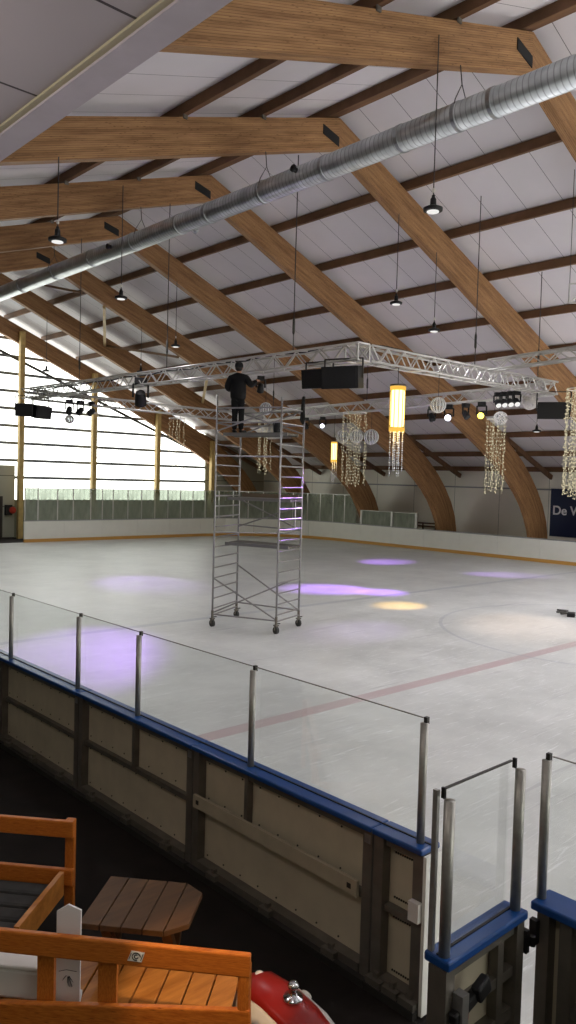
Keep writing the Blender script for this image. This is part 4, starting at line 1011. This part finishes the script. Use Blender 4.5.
T = thing('wooden_table', 'brown plank table with clipped corners between the two benches', 'table', pt(-1.6, 5.3, -.02))
ue = -1.22
for k in range(5):
    a = ue - .15 * k; b = a - .142; c0 = .12 if k == 0 else 0
    P = [pt(a, 4.98 + c0, .70), pt(a, 5.62 - c0, .70), pt(b, 5.62, .70), pt(b, 4.98, .70)]
    MB().poly(P, (0, 0, .04)).build('top_plank', M['tabletop'], T, bevel=.004)
for u in (-1.38, -1.82):
    mb = MB(); mb.bar(pt(u, 5.05, -.02), pt(u, 5.5, .69), .07, .05); mb.bar(pt(u, 5.55, -.02), pt(u, 5.1, .69), .07, .05); mb.build('crossed_legs', M['tabletop'], T)
pbox(MB(), -1.80, -1.40, 5.27, 5.33, .3, .36).build('stretcher', M['tabletop'], T)

cr = thing('menu_stand', 'white folded paper stand with faint grey scribbles behind the front bench rail', 'paper stand', pt(-1.98, 4.72, .40))
z0, z1 = .402, 1.05
MB().add([pt(-1.98, 4.66, z0), pt(-1.82, 4.66, z0), pt(-1.82, 4.66, z1 - .03), pt(-1.905, 4.66, z1), pt(-1.98, 4.66, z1 - .05), pt(-1.98, 4.675, z0), pt(-1.82, 4.675, z0), pt(-1.82, 4.675, z1 - .03), pt(-1.905, 4.675, z1), pt(-1.98, 4.675, z1 - .05)],
         [(0, 1, 2, 3, 4), (9, 8, 7, 6, 5), (0, 5, 6, 1), (1, 6, 7, 2), (2, 7, 8, 3), (3, 8, 9, 4), (4, 9, 5, 0)]).build('sheet', M['paper'], cr)
mb = MB(); rnd = random.Random(5)
for k in range(9):
    a = rnd.uniform(-2.5, -.6); r0 = .02; r1 = rnd.uniform(.05, .1)
    mb.tube([pt(-1.90 + math.cos(a) * r * .6, 4.657, .60 + math.sin(a) * r) for r in (r0, (r0 + r1) / 2, r1)], .0015, 4)
mb.tube([pt(-1.96, 4.657, .61), pt(-1.91, 4.657, .625), pt(-1.84, 4.657, .62)], .002, 4)
mb.build('scribble', M['ink'], cr)
MB().add([pt(-1.98, 4.675, z0), pt(-1.82, 4.675, z0), pt(-1.85, 4.79, z0), pt(-1.95, 4.79, z0), pt(-1.98, 4.675, z0 + .01), pt(-1.82, 4.675, z0 + .01), pt(-1.85, 4.79, z0 + .01), pt(-1.95, 4.79, z0 + .01)],
         [(0, 1, 2, 3), (7, 6, 5, 4), (0, 4, 5, 1), (1, 5, 6, 2), (2, 6, 7, 3), (3, 7, 4, 0)]).build('foot', M['paper'], cr)
bx = thing('white_box', 'plain white box on the front bench seat at the left edge', 'box', pt(-2.4, 4.8, .40))
mb = MB(); pbox(mb, -2.75, -2.06, 4.64, 4.94, .402, .60); mb.build('body', M['white'], bx, bevel=.02)
mb = MB(); pbox(mb, -2.76, -2.05, 4.63, 4.95, .60, .63); mb.build('lid', M['white'], bx, bevel=.012)

# red and white plastic thing on the floor beside the bench
ty = thing('toy_sledge', 'red and white rounded plastic sledge with chrome knob beside the front bench', 'toy', (3.42, 3.62, -.02))
# lengthwise spine, with an arched cross-section
sp_ = [(-.50, .10, .10), (-.44, .30, .20), (-.28, .39, .24), (-.05, .42, .25), (.2, .40, .25), (.38, .34, .23), (.48, .22, .18), (.52, .08, .10)]
ax = V((-.05, -1, 0)).normalized(); ay = V((1, -.05, 0)).normalized(); base = V((3.44, 3.62, 0))
def hull(f0, f1, lift, name, mat, steps=7):
    mb = MB(); P = []; F = []
    for (s, z, w) in sp_:
        for k in range(steps):
            a = f0 + (f1 - f0) * k / (steps - 1)
            P.append(base + ax * s + ay * (w * math.sin(a)) + V((0, 0, max(0, z * (.25 + .75 * math.cos(a * .9)) + lift))))
    n = len(sp_)
    m0 = len(P)
    for (s, z, w) in sp_:
        for k in range(steps):
            a = f0 + (f1 - f0) * k / (steps - 1)
            P.append(base + ax * (s * .93) + ay * (w * .9 * math.sin(a)) + V((0, 0, max(-.018, z * (.25 + .75 * math.cos(a * .9)) + lift - .035))))
    for i in range(n - 1):
        for k in range(steps - 1):
            q = i * steps + k; F.append((q, q + 1, q + steps + 1, q + steps)); F.append((m0 + q, m0 + q + steps, m0 + q + steps + 1, m0 + q + 1))
    for i in range(n - 1):
        for k in (0, steps - 1):
            q = i * steps + k; F.append((q, q + steps, m0 + q + steps, m0 + q))
    for k in range(steps - 1):
        for i in (0, n - 1):
            q = i * steps + k; F.append((q, q + 1, m0 + q + 1, m0 + q))
    mb.add(P, F); return mb.build(name, mat, ty, smooth=True)
hull(-.72, .46, .012, 'red_top', M['toyred']); hull(-1.12, -.70, 0, 'white_side', M['toywhite']); hull(.44, 1.2, 0, 'white_side', M['toywhite'])
mb = MB()
for a_, b_ in ((-.36, -.12), (-.12, .18), (.18, .40)):
    mb.box(base + ax * ((a_ + b_) / 2) + V((0, 0, .10)), (.26, b_ - a_ + .01, .24), -.05)
mb.build('dark_base', M['black'], ty, bevel=.02)
kb = base + ax * .08 + V((0, 0, .42))
MB().lathe(kb, (0, 0, 1), [(.07, 0), (.065, .02), (.03, .03), (.022, .06), (.03, .07), (.04, .09), (.028, .11), (.008, .115)], 16).build('chrome_knob', M['chrome'], ty, smooth=True)
MB().ico(base + ax * .02 + ay * .17 + V((0, 0, .345)), .035, 2, (.6, 1.4, .7)).build('side_button', M['toywhite'], ty, smooth=True)
MB().lathe(base + ax * -.30 + ay * .02 + V((0, 0, .38)), (0, 0, 1), [(.03, -.03), (.03, .01), (.01, .02)], 12).build('front_cap', M['toywhite'], ty)

# ------------------------------------------------------------------ small debris on the ice
db = thing('tool_pile', 'small pile of dark tools lying on the ice at the right edge', 'tools', (21.6, 10.95, 0))
MB().box((21.65, 11.0, .06), (.32, .22, .12), .4).build('tool_case', M['black'], db, bevel=.02)
MB().tube([(21.9, 11.6, .03), (22.1, 11.4, .05), (22.4, 11.5, .03), (22.3, 11.8, .03)], .03, 6).build('cable_coil', M['darksteel'], db)
MB().bar((21.7, 11.35, .03), (22.2, 11.2, .03), .06, .05).build('bar', M['darksteel'], db)

# ------------------------------------------------------------------ light
def area(name, loc, tgt, sx, sy, en, col):
    l = bpy.data.lights.new(name, 'AREA'); l.shape = 'RECTANGLE'; l.size = sx; l.size_y = sy; l.energy = en; l.color = col
    o = bpy.data.objects.new(name, l); COL.objects.link(o); o.location = loc
    o.rotation_euler = (V(tgt) - V(loc)).to_track_quat('-Z', 'Y').to_euler(); return o
def spot(name, loc, tgt, en, size, col, soft=.1, blend=.5):
    l = bpy.data.lights.new(name, 'SPOT'); l.energy = en; l.spot_size = size; l.color = col; l.shadow_soft_size = soft; l.spot_blend = blend
    o = bpy.data.objects.new(name, l); COL.objects.link(o); o.location = loc
    o.rotation_euler = (V(tgt) - V(loc)).to_track_quat('-Z', 'Y').to_euler(); return o
# unseen fill spots added out of view to brighten the far wall and right side
for y in (3.6, -2.1, -7.8, -13.5):
    for x in (12.2, 18.0, 24.0, 30.0):
        l = bpy.data.lights.new('pendant_and_fill_light', 'SPOT'); l.energy = {12.2: 300, 18.0: 420, 24.0: 1500, 30.0: 3200}[x]; l.spot_size = 2.7; l.spot_blend = .6; l.color = (.98, .93, 1); l.shadow_soft_size = .15
        o = bpy.data.objects.new('pendant_and_fill_light', l); COL.objects.link(o); o.location = (x, y, min(9, zf(x) - 1.2))
# lamps of the restaurant gallery behind the viewer
for k, p in enumerate(((.2, .8, 5.3), (.1, 4.2, 5.3), (-1.6, 7.5, 5.3))):
    l = bpy.data.lights.new('restaurant_lamp', 'POINT'); l.energy = 52; l.color = (1, .90, .84); l.shadow_soft_size = .25
    o = bpy.data.objects.new('restaurant_lamp', l); COL.objects.link(o); o.location = p
# added unseen warm spot, standing in for sunlight on the front bench
spot('bench_sun_spot', (2.3, 3.0, 3.1), (3.05, 3.95, .4), 190, .44, (1, .66, .34), .06, .5)

wd = bpy.data.worlds.new('sky'); sc.world = wd; wd.use_nodes = True
bg = wd.node_tree.nodes['Background']; bg.inputs[0].default_value = (.8, .9, 1, 1); bg.inputs[1].default_value = .6

sc.view_settings.view_transform = 'Standard'; sc.view_settings.look = 'None'; sc.view_settings.gamma = 1
sc.view_settings.use_curve_mapping = False; sc.view_settings.exposure = 0
sc.cycles.use_denoising = True
sc.cycles.max_bounces = 10; sc.cycles.diffuse_bounces = 5; sc.cycles.transparent_max_bounces = 24; sc.cycles.sample_clamp_indirect = 6
